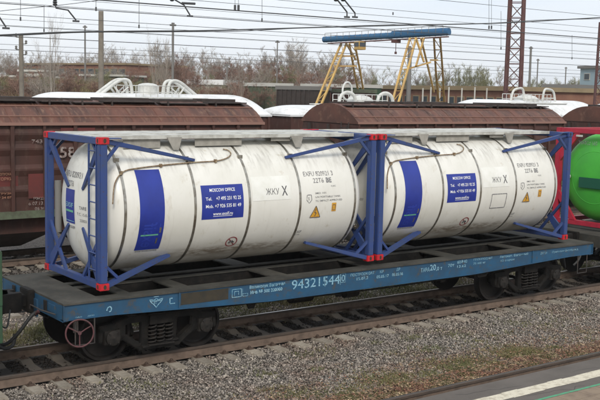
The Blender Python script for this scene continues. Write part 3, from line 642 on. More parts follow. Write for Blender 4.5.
#==CONTAINERS==
L, WD, H, TR, TZ = 6.058, 2.438, 2.591, 1.17, 1.30
TY = WD/2
def cylmap(off): return lambda u, v: (u, TY-(TR+off)*math.cos(v), TZ+(TR+off)*math.sin(v))
def arc(off): f = cylmap(off); return lambda u, v: f(u, v/TR)        # v = arc length above the tank's equator
def tank_container():
    root = empty('tank_container', (0, 0, 0), 'left white tank container with blue end frames, nearer end of the flat wagon', 'tank container', 'white tank containers on the flat wagon')
    pr = [(.085, .0001), (.092, .2), (.108, .4), (.132, .58), (.165, .74), (.205, .87), (.25, .97), (.30, 1.05), (.35, 1.105), (.40, 1.14), (.45, 1.16), (.50, TR)]
    prof = pr+[(x, TR) for x in np.linspace(.50, L-.50, 12)[1:-1]]+[(L-a, r) for a, r in pr[::-1]]
    shell = MB().lathe(prof, (0, TY, TZ), 'x', 96).build('tank_shell', 'tank', root, smooth=True, ang=60)
    for x in (.50, 1.87, 3.03, 4.19, 5.55):
        m = MB(); w = .026; m.lathe([(-w, TR), (-w+.004, TR+.008), (w-.004, TR+.008), (w, TR)], (x, TY, TZ), 'x', 96)
        m.box(x-.05, x+.05, TY-TR*math.cos(R(48))-.03, TY-TR*math.cos(R(48))+.01, TZ+TR*math.sin(R(48))-.04, TZ+TR*math.sin(R(48))+.04)
        m.build('cladding_band', 'band', shell, smooth=True, ang=30)
    # end frames
    for xe, s in ((0, 1), (L, -1)):
        X = lambda a: xe+s*a
        def bx(m, a0, a1, y0, y1, z0, z1): m.box(min(X(a0), X(a1)), max(X(a0), X(a1)), y0, y1, z0, z1)
        for ya, q in ((0, 1), (WD, -1)):
            Yq = lambda b: ya+q*b
            m = MB(); m.box(min(X(.012), X(.15)), max(X(.012), X(.15)), min(Yq(.012), Yq(.14)), max(Yq(.012), Yq(.14)), .118, H-.118); m.build('corner_post', 'blue', root, bevel=.012)
            for z0 in (0, H-.118):
                m = MB(); m.box(min(X(0), X(.178)), max(X(0), X(.178)), min(Yq(0), Yq(.162)), max(Yq(0), Yq(.162)), z0, z0+.118); c = m.build('corner_casting', 'red', root, bevel=.01)
                m = MB(); cx, cz = X(.095), z0+.059
                m.prism([(cx+.028*math.cos(t), cz+.040*math.sin(t)) for t in [2*math.pi*i/14 for i in range(14)]], 'y', Yq(-.0015), Yq(.02)); cy = Yq(.085)
                m.prism([(cy+.026*math.cos(t), cz+.038*math.sin(t)) for t in [2*math.pi*i/14 for i in range(14)]], 'x', X(-.0015), X(.02)); m.build('aperture', 'recess', c)
            # side members running from the corners down/up to the tank
            b = MB(); p = (X(.16), Yq(.09), H-.075); pa = R(45); e = (X(2.02), TY-q*(TR+.02)*math.cos(pa), TZ+(TR+.02)*math.sin(pa))
            b.bar(p, e, .075, .085, .06, .05); b.build('upper_side_brace', 'blue', root, bevel=.006)
            b = MB(); p = (X(.16), Yq(.08), .075); pa = R(-46); e = (X(1.50), TY-q*(TR+.02)*math.cos(pa), TZ+(TR+.02)*math.sin(pa))
            b.bar(p, e, .10, .085, .14, .05); b.build('lower_side_brace', 'blue', root, bevel=.006)
            b = MB(); b.bar((X(.12), Yq(.07), H-.42), (X(.38), Yq(.1), H-.13), .05, .05); b.bar((X(.12), Yq(.07), .42), (X(.40), Yq(.12), .16), .05, .05); b.build('knee_brace', 'blue', root)
            # head plates tapering to the dished end
            for zc, ze in ((H-.16, TZ+.34), (.16, TZ-.34)):
                m = MB(); m.bar((X(.07), Yq(.16), zc), (X(.10), TY-q*.30, ze), .05, .20 if zc < 1 else .14, .03, .05); m.build('gusset', 'blue', root)
            m = MB(); m.bar((X(.08), Yq(.10), .95), (X(.08), Yq(.85), .10), .05, .06); m.build('cross_brace', 'blue', root); m = MB(); m.bar((X(.08), Yq(.12), H-.42), (X(.08), Yq(.45), H-.1), .045, .045); m.build('cross_brace', 'blue', root)
            m = MB(); m.prism([(X(.18), H-.012), (X(.40), H-.012), (X(.40), H-.03), (X(.18), H-.03)], 'y', Yq(.005), Yq(.16)); m.build('top_plate', 'blue', root)
        m = MB(); bx(m, .02, .13, .162, WD-.162, H-.125, H-.012); m.build('top_end_beam', 'blue', root, bevel=.008)
        m = MB(); bx(m, .02, .13, .162, WD-.162, .012, .125); m.build('bottom_end_beam', 'blue', root, bevel=.008)
        # saddle under and over the head
    # ladder on the left end, beside the near post
    m = MB()
    for y in (.20, .50): m.box(.018, .045, y-.015, y+.015, .15, H-.13)
    for k in range(8): z = .32+.29*k; m.tube([(.03, .2, z), (.03, .5, z)], .012, 6)
    m.build('ladder', 'blue', root)
    m = MB(); m.tube([(.19, WD-.22, .72), (.19, WD-.22, 1.68)], .062, 14); m.build('document_tube', 'polegrey', root, smooth=True)
    # walkway over the top
    m = MB(); zt = H-.01
    x0, x1 = .135, L-.135; m.box(x0, x1, .62, 1.12, zt-.03, zt); m.box(x0, x1, .60, .62, zt-.062, zt+.006); m.box(x0, x1, 1.121, 1.14, zt-.05, zt+.014)
    m.box(x0, x1, 1.30, 2.30, zt-.03, zt-.002); m.box(x0, x1, 2.301, 2.33, zt-.05, zt+.008)
    for k in range(7): m.box(.3+k*.9, .36+k*.9, 1.141, 1.299, zt-.028, zt-.006)
    m.build('walkway', 'cream', root)
    m = MB()
    for x0, x1, d in ((.75, 1.48, .20), (2.2, 3.22, .17), (3.9, 4.35, .07)): m = MB(); m.box(x0, x1, .66, .67, zt-.085-d*.7, zt-.031); m.build('walkway_support', 'bandgrey', root)
    for x in (1.72, 4.45): m = MB(); m.prism([(x-.15, zt-.031), (x+.15, zt-.031), (x+.09, zt-.26), (x-.02, zt-.26)], 'y', .56, .58); m.build('walkway_bracket', 'bandgrey', root)
    for x, r_ in ((3.03, .28), (4.3, .2), (1.5, .16)):
        m = MB(); m.lathe([(0, r_), (.12, r_), (.14, r_+.03), (.17, r_+.03), (.19, r_-.05), (.2, .0001)], (x, TY, TZ+TR-.03-.09), 'z', 28); m.build('manlid', 'cream', root, smooth=True)
    m = MB(); f = cylmap(.028)
    P = [f(.25, R(8)), f(.34, R(25)), f(.55, R(35)), f(.85, R(38)), f(1.3, R(40)), f(1.9, R(42)), f(2.45, R(43)), f(2.72, R(46)), f(2.86, R(51)), f(2.85, R(56)), f(2.76, R(58))]
    m.tube(smooth_path(P, 5), .012, 6)
    for x, a in ((.5, 34), (1.3, 40), (2.45, 43)): q = f(x, R(a)); m.box(q[0]-.02, q[0]+.02, q[1]-.025, q[1]+.03, q[2]-.03, q[2]+.03)
    m.build('earth_cable', 'hose', root, smooth=True, ang=70)
    # ---- decals and writing on the near side
    f1, f2, f3 = cylmap(.004), cylmap(.0065), arc(.0065); A = lambda d: R(d)
    m = MB(); strip(m, .77, 1.25, A(-37), A(37), f1, 3, 24); st = m.build('blue_stripe', 'sticker', shell, smooth=True)
    m = MB(); write(m, 'exsif', 0, 0, .26, lambda u, v: f2(.87+v, R(-34)+u/TR*.9), .55, .01); 
    line_uv(m, [(.80, -.74), (1.22, -.74)], .02, arc(.0065)); line_uv(m, [(1.10, -.40), (1.10, -.60)], .015, arc(.0065)); line_uv(m, [(1.18, -.22), (1.18, -.36)], .03, arc(.0065))
    m.build('logo_lettering', 'sticker2', st)
    m = MB(); line_uv(m, [(.82, -.435), (1.16, -.435)], .028, f3); m.build('green_bar', 'greenstrip', st)
    m = MB(); line_uv(m, [(1.19, -.30), (1.19, -.40)], .035, f3); line_uv(m, [(1.15, -.5), (1.15, -.62)], .03, f3); write(m, 'EXSIF WORLDWIDE', .80, -.80, .035, f3, .42, .01); m.build('small_lettering', 'band', shell)
    m = MB(); strip(m, 2.0, 2.89, A(-10.5), A(20), f1, 4, 10); pl = m.build('phone_sign', 'sticker', shell, smooth=True)
    m = MB()
    write(m, 'MOSCOW OFFICE', 2.445, .285, .062, f3, .54, .012, 'C')
    write(m, 'Tel.', 2.08, .130, .06, f3, .13, .01); write(m, '+7 495 231 92 25', 2.30, .130, .066, f3, .53, .012)
    write(m, 'Mob.', 2.08, -.005, .06, f3, .16, .01); write(m, '+7 926 535 81 49', 2.27, -.005, .066, f3, .56, .012)
    write(m, 'www.exsif.ru', 2.445, -.145, .062, f3, .42, .012, 'C'); line_uv(m, [(2.24, -.165), (2.65, -.165)], .008, f3)
    m.build('phone_lettering', 'white', pl)
    m = MB(); strip(m, 3.09, 3.97, A(3.5), A(26), f1, 4, 8); m.build('paint_patch', 'patch', shell, smooth=True)
    m = MB(); write(m, 'ЖКУ', 3.40, .175, .12, f3, .30, -.004); write(m, 'X', 3.76, .15, .19, f3, .13, .012); m.build('hand_lettering', 'black', shell)
    m = MB()
    write(m, 'EXFU 820921 3', 4.33, .50, .10, f3, .72, .0); write(m, '22T6', 4.53, .36, .10, f3, .26, .0); write(m, 'BE', 4.85, .36, .10, f3, .13, .03)
    for i, (t_, w) in enumerate((('IMO 101', .26), ('UN PORTABLE TANK', .62), ('TC IMPACT APPROVED', .66))): write(m, t_, 4.55, .14-.075*i, .035, f3, w, .004)
    write(m, 'CSC', 4.95, .27, .03, f3, .12); line_uv(m, [(4.35, .13), (4.45, .13), (4.46, .03), (4.40, -.03), (4.34, .03)], .012, f3, True); write(m, 'S', 4.375, .03, .06, f3)
    m.build('marking_lettering', 'ink', shell)
    m = MB(); strip(m, 4.96, 5.07, -.22, -.05, f3, 1, 2); m.build('yellow_tag', 'yellow', shell)
    m = MB(); b = len(m.v); m.v += [f2(4.445, -.32/TR), f2(4.695, -.32/TR), f2(4.57, -.09/TR)]; m.f.append((b, b+1, b+2)); tr = m.build('warning_triangle', 'yellow', shell)
    f4 = arc(.009); m = MB(); line_uv(m, [(4.445, -.32), (4.695, -.32), (4.57, -.09)], .014, f4, True); line_uv(m, [(4.57, -.15), (4.55, -.22), (4.59, -.23), (4.56, -.30)], .014, f4); line_uv(m, [(4.98, -.19), (5.05, -.19), (5.05, -.09), (4.98, -.09)], .01, f4, True); m.build('triangle_border', 'black', tr)
    m = MB(); cx, cv = 2.77, -.74; line_uv(m, [(cx+.115*math.cos(t), cv+.115*math.sin(t)) for t in [2*math.pi*i/24 for i in range(24)]], .02, f3, True)
    line_uv(m, [(cx-.08, cv+.08), (cx+.08, cv-.08)], .018, f3); m.build('prohibition_ring', 'redline', shell)
    m = MB(); line_uv(m, [(cx-.06, cv-.03), (cx-.01, cv+.03), (cx+.05, cv-.02)], .04, f4); m.build('prohibition_symbol', 'black', shell)
    m = MB(); write(m, 'EXF', 4.18, -.66, .07, f3, .16, .0); line_uv(m, [(4.2, -.70), (4.33, -.70)], .01, f3); m.build('faint_lettering', 'ink', shell)
    # ---- end dish: sign and text (flat against the dished head)
    def dish(y, z):
        rr = math.hypot(y-TY, z-TZ)
        for (a0, r1), (a1, r2) in zip(pr, pr[1:]):
            if r1 <= rr <= r2: return a0+(a1-a0)*(rr-r1)/(r2-r1)
        return .3
    def dm(off): return lambda u, v: (dish(TY-u, TZ+v)-off, TY-u, TZ+v)
    m = MB(); strip(m, -.46, -.02, -.31, .30, dm(.006), 4, 5); sg = m.build('end_sign', 'sticker', shell)
    m = MB(); write(m, 'EXSIF', -.42, -.02, .085, dm(.010), .36, .015); line_uv(m, [(-.44, -.27), (-.44, .0), ], .014, dm(.010)); line_uv(m, [(-.44, -.27), (-.04, -.27)], .014, dm(.010)); m.build('sign_lettering', 'dim', sg)
    m = MB(); line_uv(m, [(-.42, -.09), (-.06, -.09)], .04, dm(.010)); m.build('green_bar', 'greenstrip', sg)
    m = MB(); write(m, 'EXFU 820921', -.62, .52, .11, dm(.008), .85); write(m, '22T6', -.35, .36, .10, dm(.008), .26); write(m, 'TARE', .18, -.02, .06, dm(.008), .26, .01); write(m, 'T.C. 15-8-07', .1, -.13, .05, dm(.008), .48); write(m, '25000', .2, -.24, .05, dm(.008), .24)
    write(m, 'EXSIF', -.44, -.40, .05, dm(.008), .42, .01); m.build('end_lettering', 'ink', shell)
    m = MB(); m.tube([(L-.45, .55, .68), (L-.22, .48, .66), (L-.12, .48, .66)], .035, 8); m.tube([(L-.22, .48, .66), (L-.22, .40, .72)], .02, 6); m.tube([(L-.15, .48, .66), (L-.12, .48, .66)], .06, 10); m.build('drain_valve', 'band', root, smooth=True)
    m = MB(); m.box(.20, .235, .19, .27, .20, .62); m.build('tally_board', 'cream', root)
    return root
tank1 = tank_container()
tank2 = copy_tree(tank1); tank2.location.x = L+.076
tank2['label'] = 'right white tank container with blue end frames, beside the green tank'
for o in tank2.children:
    if o.name.startswith('corner_casting'):
        co = sum((Vector(c) for c in o.bound_box), Vector())/8
        if co.x > 5.5 and co.z > 2: o.data = o.data.copy(); o.data.materials[0] = M['blue']; [setattr(c, 'hide_render', False) for c in o.children]
    if o.name.startswith(('ladder', 'tally_board')): bpy.data.objects.remove(o)
sh2 = [o for o in tank2.children if o.name.startswith('tank_shell')][0]
def placard():
    m = MB(); f3 = arc(.0065); line_uv(m, [(a+L+.076, b) for a, b in [(3.40, -.09), (3.88, -.09), (3.88, -.42), (3.40, -.42)]], .016, f3, True)
    m.build('placard_frame', 'ink', sh2)
pf = placard()
#==OTHER VEHICLES==
def green_tank():
    X = 14.56
    w = empty('flat_wagon', (X+6, YC, RAIL), 'partly hidden flat wagon under the green tank, right edge of the photo', 'flat wagon')
    MB().box(X-.62, X+12.5, WY0, WY1, -.40, -.1).build('deck_frame', 'deck', w)
    coupler(w, X-.62, -1); make_bogie(w, X+1.3, YC)
    h = MB(); h.tube(smooth_path([(X-.62, .9, -.5), (X-.8, .85, -.75), (X-.95, .9, -.9)], 5), .03, 8); h.build('brake_hose', 'rubber', w, smooth=True)
    r = empty('tank_container', (X, 0, 0), 'bright green tank container in a red frame at the right edge', 'tank container')
    pr = [(.06, .0001), (.07, .3), (.10, .6), (.15, .85), (.22, 1.02), (.32, 1.12), (.45, 1.17)]
    MB().lathe(pr+[(L-a, q) for a, q in pr[::-1]], (X, TY, TZ), 'x', 80).build('tank_shell', 'green', r, smooth=True, ang=40)
    m = MB(); m.lathe([(.115, .70), (.115, .685), (.125, .66)], (X, TY, TZ), 'x', 48); m.lathe([(.125, .72), (.115, .70)], (X, TY, TZ), 'x', 48); m.build('head_ring', 'green', r, smooth=True)
    m = MB(); m.box(X+.015, X+.03, .45, 1.62, 1.02, 1.30); m.build('dark_sign', 'greendark', r, bevel=.01)
    m = MB(); write(m, 'TWKU 160', 0, 0, .11, lambda u, v: (X+.1, 1.75-u, 2.16+v), .6); m.build('end_lettering', 'ink', r)
    for y in (0, WD-.15): MB().box(X, X+.15, y, y+.15, 0, H).build('corner_post', 'redframe', r, bevel=.01)
    for z in (0, H-.13): MB().box(X+.01, X+.13, .151, WD-.151, z, z+.13).build('end_beam', 'redframe', r, bevel=.01)
    for y in (.02, WD-.14):
        for z in (0.005, H-.115): MB().box(X+.151, X+L, y, y+.12, z, z+.11).build('side_rail', 'redframe', r)
    for a, b in (((WD-.1, H-.85), (WD-.75, H-.07)), ((WD-.1, .85), (WD-.7, .07)), ((.1, H-.85), (.75, H-.07)), ((.1, .85), (.7, .07))):
        MB().bar((X+.06, *a), (X+.06, *b), .08, .14).build('gusset', 'redframe', r)
    m = MB(); m.tube([(X-.03, 2.02, 1.28), (X+.1, 2.02, 1.28)], .07, 14); m.build('valve_cap', 'cream', r, smooth=True)
    m = MB(); m.box(X-.02, X+.0, 1.55, 1.75, H-.22, H-.17); m.box(X-.02, X+.0, 1.9, 2.1, H-.22, H-.17); m.build('white_plate', 'cream', r)
green_tank()
def left_wagon():
    X = -1.72; w = empty('flat_wagon', (X-6, YC, RAIL), 'green wagon end with coupler and air hose at the left edge', 'wagon')
    m = MB(); m.box(X-12, X-.06, -.14, 2.6, -.6, -.06); m.build('underframe', 'loco', w)
    m = MB(); m.box(X-.06, X, -.16, 2.62, -.62, -.02); m.box(X-.12, X-.002, -.18, -.08, -.02, .85); m.box(X-.12, X-.002, 2.5, 2.6, -.02, .85); m.build('end_beam', 'loco', w, bevel=.01)
    m = MB()
    for z in (.25, .55, .83): m.box(X-.05, X-.03, -.08, 2.5, z-.04, z+.04)
    m.build('end_railing', 'loco', w)
    coupler(w, X, 1)
    h = MB(); h.tube(smooth_path([(X, .92, -.42), (X+.12, .9, -.7), (X+.35, .92, -.98), (X+.55, .95, -.98), (X+.62, 1.0, -.80)], 5), .032, 8); h.tube(smooth_path([(X, .3, -.3), (X+.2, .35, -.5), (X+.35, .6, -.52), (X+.5, .9, -.35)], 5), .014, 6); h.build('brake_hose', 'rubber', w, smooth=True)
    make_bogie(w, X-1.9, YC)
left_wagon()
HY0, HY1, HYC = 10.25, 13.39, 11.82
def hopper_wagon(x0, x1, label, first=True):
    xc = (x0+x1)/2; r = empty('hopper_wagon', (xc, HYC, RAIL), label, 'hopper wagon', 'brown hopper wagons in a row')
    ze, zr, zs = 2.42, 3.04, 0.04
    # body walls (panels between horizontal ledges, vertical ribs)
    m = MB(); m.box(x0, x1, HY0+.06, HY1-.06, zs, ze)
    m.prism([(x0+.2, zs), (x1-.2, zs), (x1-1.9, -.55), (x0+1.9, -.55)], 'y', HY0+.35, HY1-.35)
    body = m.build('body', 'hopper', r)
    m = MB(); nn = int(round((x1-x0)/.89))
    for i in range(nn+1):
        x = x0+.04+(x1-x0-.08)*i/nn; w = .05 if i % 2 else .035
        m.box(x-w, x+w, HY0-.03, HY0+.06, zs+.01, ze-.03)
    m.build('side_rib', 'hopper', body)
    m = MB()
    for z in (2.12, 1.72, 1.17, .62):
        for ya, yb in ((HY0, HY0+.06), (HY1-.06, HY1)): m.prism([(ya, z), (ya, z+.05), (yb, z+.16), (yb, z-.16)] if ya < 11 else [(yb, z), (yb, z+.05), (ya, z+.16), (ya, z-.16)], 'x', x0+.005, x1-.005)
    m.build('side_ledge', 'hopper', body)
    m = MB(); m.box(x0-.02, x1+.02, HY0-.07, HY0+.07, zs-.14, zs+.05); m.box(x0-.02, x1+.02, HY1-.07, HY1+.07, zs-.14, zs+.05); m.build('side_sill', 'hopsill', r)
    # arched roof
    prof = []
    for i in range(15):
        t = i/14; y = HY0-.03+(HY1-HY0+.06)*t; k = abs(2*t-1); prof.append((y, ze+(zr-ze)*(1-k**2.3)))
    m = MB(); m.prism(prof+[(HY1+.03, ze-.05), (HY0-.03, ze-.05)], 'x', x0-.03, x1+.03); rf = m.build('roof', 'hoproof', r, smooth=True, ang=30)
    m = MB()
    for k in (1, 3): 
        (ya, za), (yb, zb) = prof[k], prof[k]
        m.box(x0, x1, ya-.02, ya+.02, za, za+.025)
    m.box(x0-.03, x1+.03, HY0-.055, HY0-.031, ze-.05, ze+.03); m.build('roof_seam', 'hoproof2', rf)
    for i in range(1, nn):
        x = x0+(x1-x0)*i/nn; m = MB(); m.tube([(x, y, z+.004) for y, z in prof[:8]], .012, 4); m.build('roof_joint', 'hoproof', rf)
    m = MB(); q = random.Random(int(x0*10))
    x = x0+.1
    while x < x1-.3:
        l_ = q.uniform(.7, 1.9); l_ = min(l_, x1-.1-x); zz = q.uniform(-.035, .02); m.box(x, x+l_-.04, HYC-.85, HYC-.45, zr-.05+zz, zr-.015+zz); m.box(x+.08, x+l_-.12, HYC-.3, HYC+.3, zr-.02, zr+.04+q.uniform(0, .05))
        m.box(x+.2, x+.24, HYC-.9, HYC-.84, zr-.16, zr); x += l_
    m.build('roof_walkway', 'hopdark', rf)
    # ends: frame of the end platform
    for xe, s in ((x0, -1), (x1, 1)):
        m = MB(); m.box(min(xe+s*.0, xe+s*1.55), max(xe, xe+s*1.55), HYC-.35, HYC+.35, -.25, .0); m.box(min(xe+s*1.45, xe+s*1.55), max(xe+s*1.45, xe+s*1.55), HY0+.1, HY1-.1, -.3, .05)
        for y in (HY0+.2, HY1-.2): m.bar((xe+s*1.45, y, 0), (xe, y, 1.5), .09, .09)
        for y in (HY0+.5, HYC, HY1-.5): m.box(min(xe, xe+s*.07), max(xe, xe+s*.07), y-.05, y+.05, zs, ze-.1)
        m.tube([(xe+s*.12, HY0+.35, 0), (xe+s*.12, HY0+.35, ze)], .02, 6); m.tube([(xe+s*.12, HY0+.75, 0), (xe+s*.12, HY0+.75, ze)], .02, 6)
        for k in range(8): m.tube([(xe+s*.12, HY0+.35, .2+.29*k), (xe+s*.12, HY0+.75, .2+.29*k)], .015, 6)
        m.build('end_platform', 'hopdark', r)
    for k in range(3):
        a = x0+1.9+(x1-x0-3.8)*(k+.1)/3; b_ = x0+1.9+(x1-x0-3.8)*(k+.9)/3
        m = MB(); c = (a+b_)/2
        m.quad_box([(c-.3, HYC-.3, -1.05), (c+.3, HYC-.3, -1.05), (c+.3, HYC+.3, -1.05), (c-.3, HYC+.3, -1.05), (a, HY0+.35, -.551), (b_, HY0+.35, -.551), (b_, HY1-.35, -.551), (a, HY1-.35, -.551)]); m.build('discharge_chute', 'hopdark', r)
    b1 = make_bogie(r, x0+.9, HYC); b2 = copy_tree(b1, r); b2.location.x += (x1-x0-1.8)
    return r, body
h1, b1 = hopper_wagon(-.42, 10.21, 'long brown hopper wagon with arched roof, leftmost in the row behind the containers')
def hlet(body, r):
    mf = None
    for q in ((1.45, 2.42, .76, 1.28, .05), (2.68, 3.12, .42, 1.08, -.004), (3.6, 4.6, 1.95, 2.3, -.004), (4.2, 5.2, 1.3, 1.62, .05)):
        m = MB(); strip(m, *q[:4], lambda u, v: (u, HY0+q[4], v)); m.build('red_patch', 'hopred', r)
    m = MB(); mf = lambda u, v: (u, HY0-.010, v)
    write(m, '580', 3.56, 1.50, .30, mf, .72, .02); write(m, '743', 2.78, 1.90, .10, mf, .3, .01)
    write(m, 'РЖД', 2.82, .38, .07, mf, .3, .01); write(m, '6 07.12.9', 2.68, .24, .09, mf, .5, .01); write(m, '05.98', 2.85, .10, .08, mf, .3, .01)
    m.build('lettering', 'hoplet', r)
    m = MB(); write(m, 'НЕ ПРОПУСКАТЬ', 1.70, 1.06, .07, mf, .6); write(m, 'С ГОРКИ', 1.75, .93, .08, mf, .5); write(m, 'ЗАГРУЗКА', 1.72, .56, .05, mf, .6, .01); write(m, 'КР 24 07 1', 1.78, .45, .06, mf, .5, .01); m.build('faded_lettering', 'rustletter', r)
hlet(b1, h1)
hopper_wagon(14.03, 24.66, 'long brown hopper wagon with arched end, middle of the row behind the containers')
hopper_wagon(28.3, 38.9, 'brown hopper wagon with dark arched end, rightmost in the row above the green tank')

def tank_car(xc, label, style):
    yc = 22.42; hl = 5.35; rr = 1.42; zc = 1.78; r = empty('covered_wagon', (xc, yc, RAIL), label, 'covered wagon', 'white roofed brown wagons behind the hoppers')
    m = MB(); m.box(xc-hl+.1, xc+hl-.1, yc-1.45, yc+1.45, -.2, 2.35); bd = m.build('body', 'hopper', r)
    m = MB()
    for i in range(13): x = xc-hl+.15+(2*hl-.3)*i/12; m.box(x-.05, x+.05, yc-1.52, yc-1.45, -.15, 2.3)
    m.build('side_rib', 'hopper', bd)
    m = MB(); nx_, ny_ = 40, 18      # rounded white roof, hipped softly at both ends
    for i in range(nx_+1):
        u = -1+2*i/nx_; x = xc+hl*math.copysign(1-(1-abs(u))**1.7, u); e = max(0, (abs(x-xc)-hl+1.5)/1.5); k = math.sqrt(max(0, 1-e**2.4))
        for j in range(ny_+1):
            t = -1+2*j/ny_; m.v.append((x, yc+1.56*t, 2.36+((.42 if style == 1 else .84)*k)*(1-abs(t)**2.4)+.0*t))
    for i in range(nx_):
        for j in range(ny_): a = i*(ny_+1)+j; m.f.append((a, a+1, a+ny_+2, a+ny_+1))
    b0 = len(m.v); m.box(xc-hl+.02, xc+hl-.02, yc-1.55, yc+1.55, 2.28, 2.358); m.build('roof', 'tankcar', r, smooth=True, ang=40)
    MB().box(xc-hl-.1, xc+hl+.1, yc-1.3, yc+1.3, -.45, -.201).build('underframe', 'darkmetal', r)
    b_ = make_bogie(r, xc-3.9, yc); c_ = copy_tree(b_, r); c_.location.x += 7.8
    zt = zc+rr-(.2 if style == 1 else 0)
    for s in (-1, 1):
        m = MB()
        if style == 0:      # leaning arched pipe loops
            for yy in (-.22, .22):
                P = [(xc+s*2.5, yc+yy, zt-.25), (xc+s*1.9, yc+yy, zt+.18), (xc+s*1.45, yc+yy, zt+.48), (xc+s*1.12, yc+yy, zt+.55), (xc+s*.9, yc+yy, zt+.38), (xc+s*.82, yc+yy, zt-.2)]
                m.tube(smooth_path(P, 6), .07, 10); m.tube([(xc+s*1.65, yc+yy, zt+.28), (xc+s*1.35, yc+yy, zt-.1)], .045, 8); m.tube([(xc+s*1.0, yc+yy, zt+.25), (xc+s*1.5, yc+yy, zt-.15)], .03, 8)
        elif style == 1:
            P = [(xc+s*1.75, yc-.5, zt-.2), (xc+s*1.6, yc-.5, zt+.25), (xc+s*1.2, yc-.5, zt+.42), (xc+s*.8, yc-.5, zt+.25), (xc+s*.65, yc-.5, zt-.2)]
            m.tube(smooth_path(P, 6), .085, 10)
            if s > 0: g_ = MB(); g_.tube([(xc-.1+.38*math.cos(t), yc+.9+.1*math.cos(t), zt+.48+.44*math.sin(t)) for t in [2*math.pi*i/24 for i in range(25)]], .05, 8); g_.build('ring_pipe', 'pipe', r, smooth=True, ang=60)
        else:
            P = [(xc+s*1.9, yc-.5, zt-.2), (xc+s*1.7, yc-.5, zt+.45), (xc+s*1.3, yc-.5, zt+.62), (xc+s*.9, yc-.5, zt+.55), (xc+s*.75, yc-.5, zt-.2)]
            m.tube(smooth_path(P, 6), .065, 10); m.tube([(xc+s*1.8, yc-.5, zt+.12), (xc+s*.8, yc-.5, zt+.12)], .03, 8)
        m.build('pipe_loop', 'pipe', r, smooth=True, ang=60)
    m = MB(); rd = .42 if style != 1 else .4
    m.lathe([(-.3, rd), (.32, rd), (.36, rd-.06), (.40, rd-.2), (.42, .0001)] if style == 0 else [(-.3, rd+.25), (.05, rd+.25), (.2, rd+.05), (.26, rd-.2), (.28, .0001)], (xc, yc, zt+.02), 'z', 24)
    m.build('dome', 'pipe', r, smooth=True)
    m = MB()
    for yy in (-.9, .9):
        for x in np.linspace(-1.0, 1.0, 7): m.tube([(xc+x, yc+yy, zt-.3), (xc+x, yc+yy, zt+.32)], .018, 5)
        for z in (.05, .32): m.tube([(xc-1.0, yc+yy, zt+z), (xc+1.0, yc+yy, zt+z)], .018, 5)
    m.build('railing', 'pipe', r)
    m = MB(); m.box(xc-2.4, xc+2.4, yc-.95, yc-.6, zt-.2, zt-.15); m.box(xc-2.4, xc+2.4, yc+.6, yc+.95, zt-.2, zt-.15); m.build('roof_platform', 'pipe', r)
tank_car(12.55, 'white roofed wagon with leaning pipe loops, leftmost behind the brown hoppers', 0)
tank_car(24.2, 'white roofed wagon with round pipe loops, half hidden below the crane', 1)
tank_car(36.4, 'white roofed wagon with squared pipe loops, beside the lattice mast', 2)
tank_car(48.4, 'white roofed wagon at the right edge behind the arched brown hopper', 2)
#==BACKGROUND==
# overhead wires: parallel to the tracks, each a thing
def wire(px, py, Y, r, label, x0=-60, x1=260, sag=0, slope=0.0, droppers=()):
    p = at(px, py, Y); o = MB()
    n = 24; pts = []
    for i in range(n+1):
        x = x0+(x1-x0)*i/n; t = ((x-p.x) % 60)/60
        pts.append((x, Y, p.z+(x-p.x)*slope-sag*4*t*(1-t)))
    o.tube(pts, r, 5, cap=False); return tag(o.build('overhead_wire', 'wire', smooth=True, ang=80), label, 'wire', 'overhead wires')
WIRES = [(0, 3, 20, .010), (0, 14, 26, .012), (0, 25, 32, .013), (120, 1.5, 9, .017), (120, 3.5, 30, .010), (240, 19, 36, .013), (60, 39, 40, .013), (120, 42, 50, .014), (120, 49.5, 60, .015), (60, 52, 70, .016),
         (240, 4, 14, .008), (440, 0, 16, .010), (360, 7, 24, .011), (450, 35, 44, .013), (480, 48, 62, .015), (480, 53, 75, .017), (300, 62, 90, .018), (480, 60, 95, .02), (150, 60, 110, .02)]
ORD = 'bottom top'
for i, (a, b, Y, r_) in enumerate(WIRES):
    wire(a, b, Y, r_, 'one of the thin dark overhead wires strung above the wagons')
def cable(pts, Y, r, label, dY=0):
    m = MB(); P = [at(a, b, Y+dY*(a-300)/300) for a, b in pts]; m.tube(smooth_path(P, 6), r, 6, cap=False); return tag(m.build('overhead_cable', 'wire', smooth=True, ang=80), label, 'cable')
cable([(-40, 36.5), (0, 35), (60, 32.3), (120, 31.2), (200, 30.6), (260, 29), (330, 27), (420, 24.8), (500, 23), (560, 19.8), (640, 15)], 5, .017, 'thick dark cable crossing the whole sky from left to right')
cable([(-40, 35), (0, 36), (80, 32.4), (165, 31.8), (240, 31), (300, 28), (380, 25), (480, 23.5), (540, 20), (600, 18.6), (640, 17)], 5.4, .010, 'thinner cable twisted beside the thick cable across the sky')
cable([(-30, 17), (0, 11), (60, 5), (100, 0), (130, -5)], 12, .009, 'thin wire rising steeply at the upper left corner')
def arm(pts, Y, label, r=.03):
    P = [at(a, b, Y) for a, b in pts]; ro = empty('steady_arm', P[-1], label, 'registration arm', 'registration arms of the overhead line')
    m = MB(); m.tube(P, r, 6); m.build('arm_tube', 'wire', ro)
    q = P[-1]; m = MB(); m.box(q.x-.12, q.x+.12, q.y-.03, q.y+.03, q.z-.07, q.z-.005); m.build('wire_clamp', 'wire', ro)
    q = P[0]; m = MB(); m.lathe([(-.12, .0001), (-.12, .05), (-.07, .09), (-.04, .05), (0, .09), (.04, .05), (.08, .09), (.12, .04), (.13, .0001)], tuple(q), 'z', 12); m.build('insulator', 'wire', ro)
arm([(55, 2), (56, 8), (68, 10), (76, 20)], 18, 'bent dark registration arm left of the tall concrete pole', .028)
arm([(-3, 13), (0, 18), (6, 27)], 18, 'short dark registration arm at the far left edge', .028)
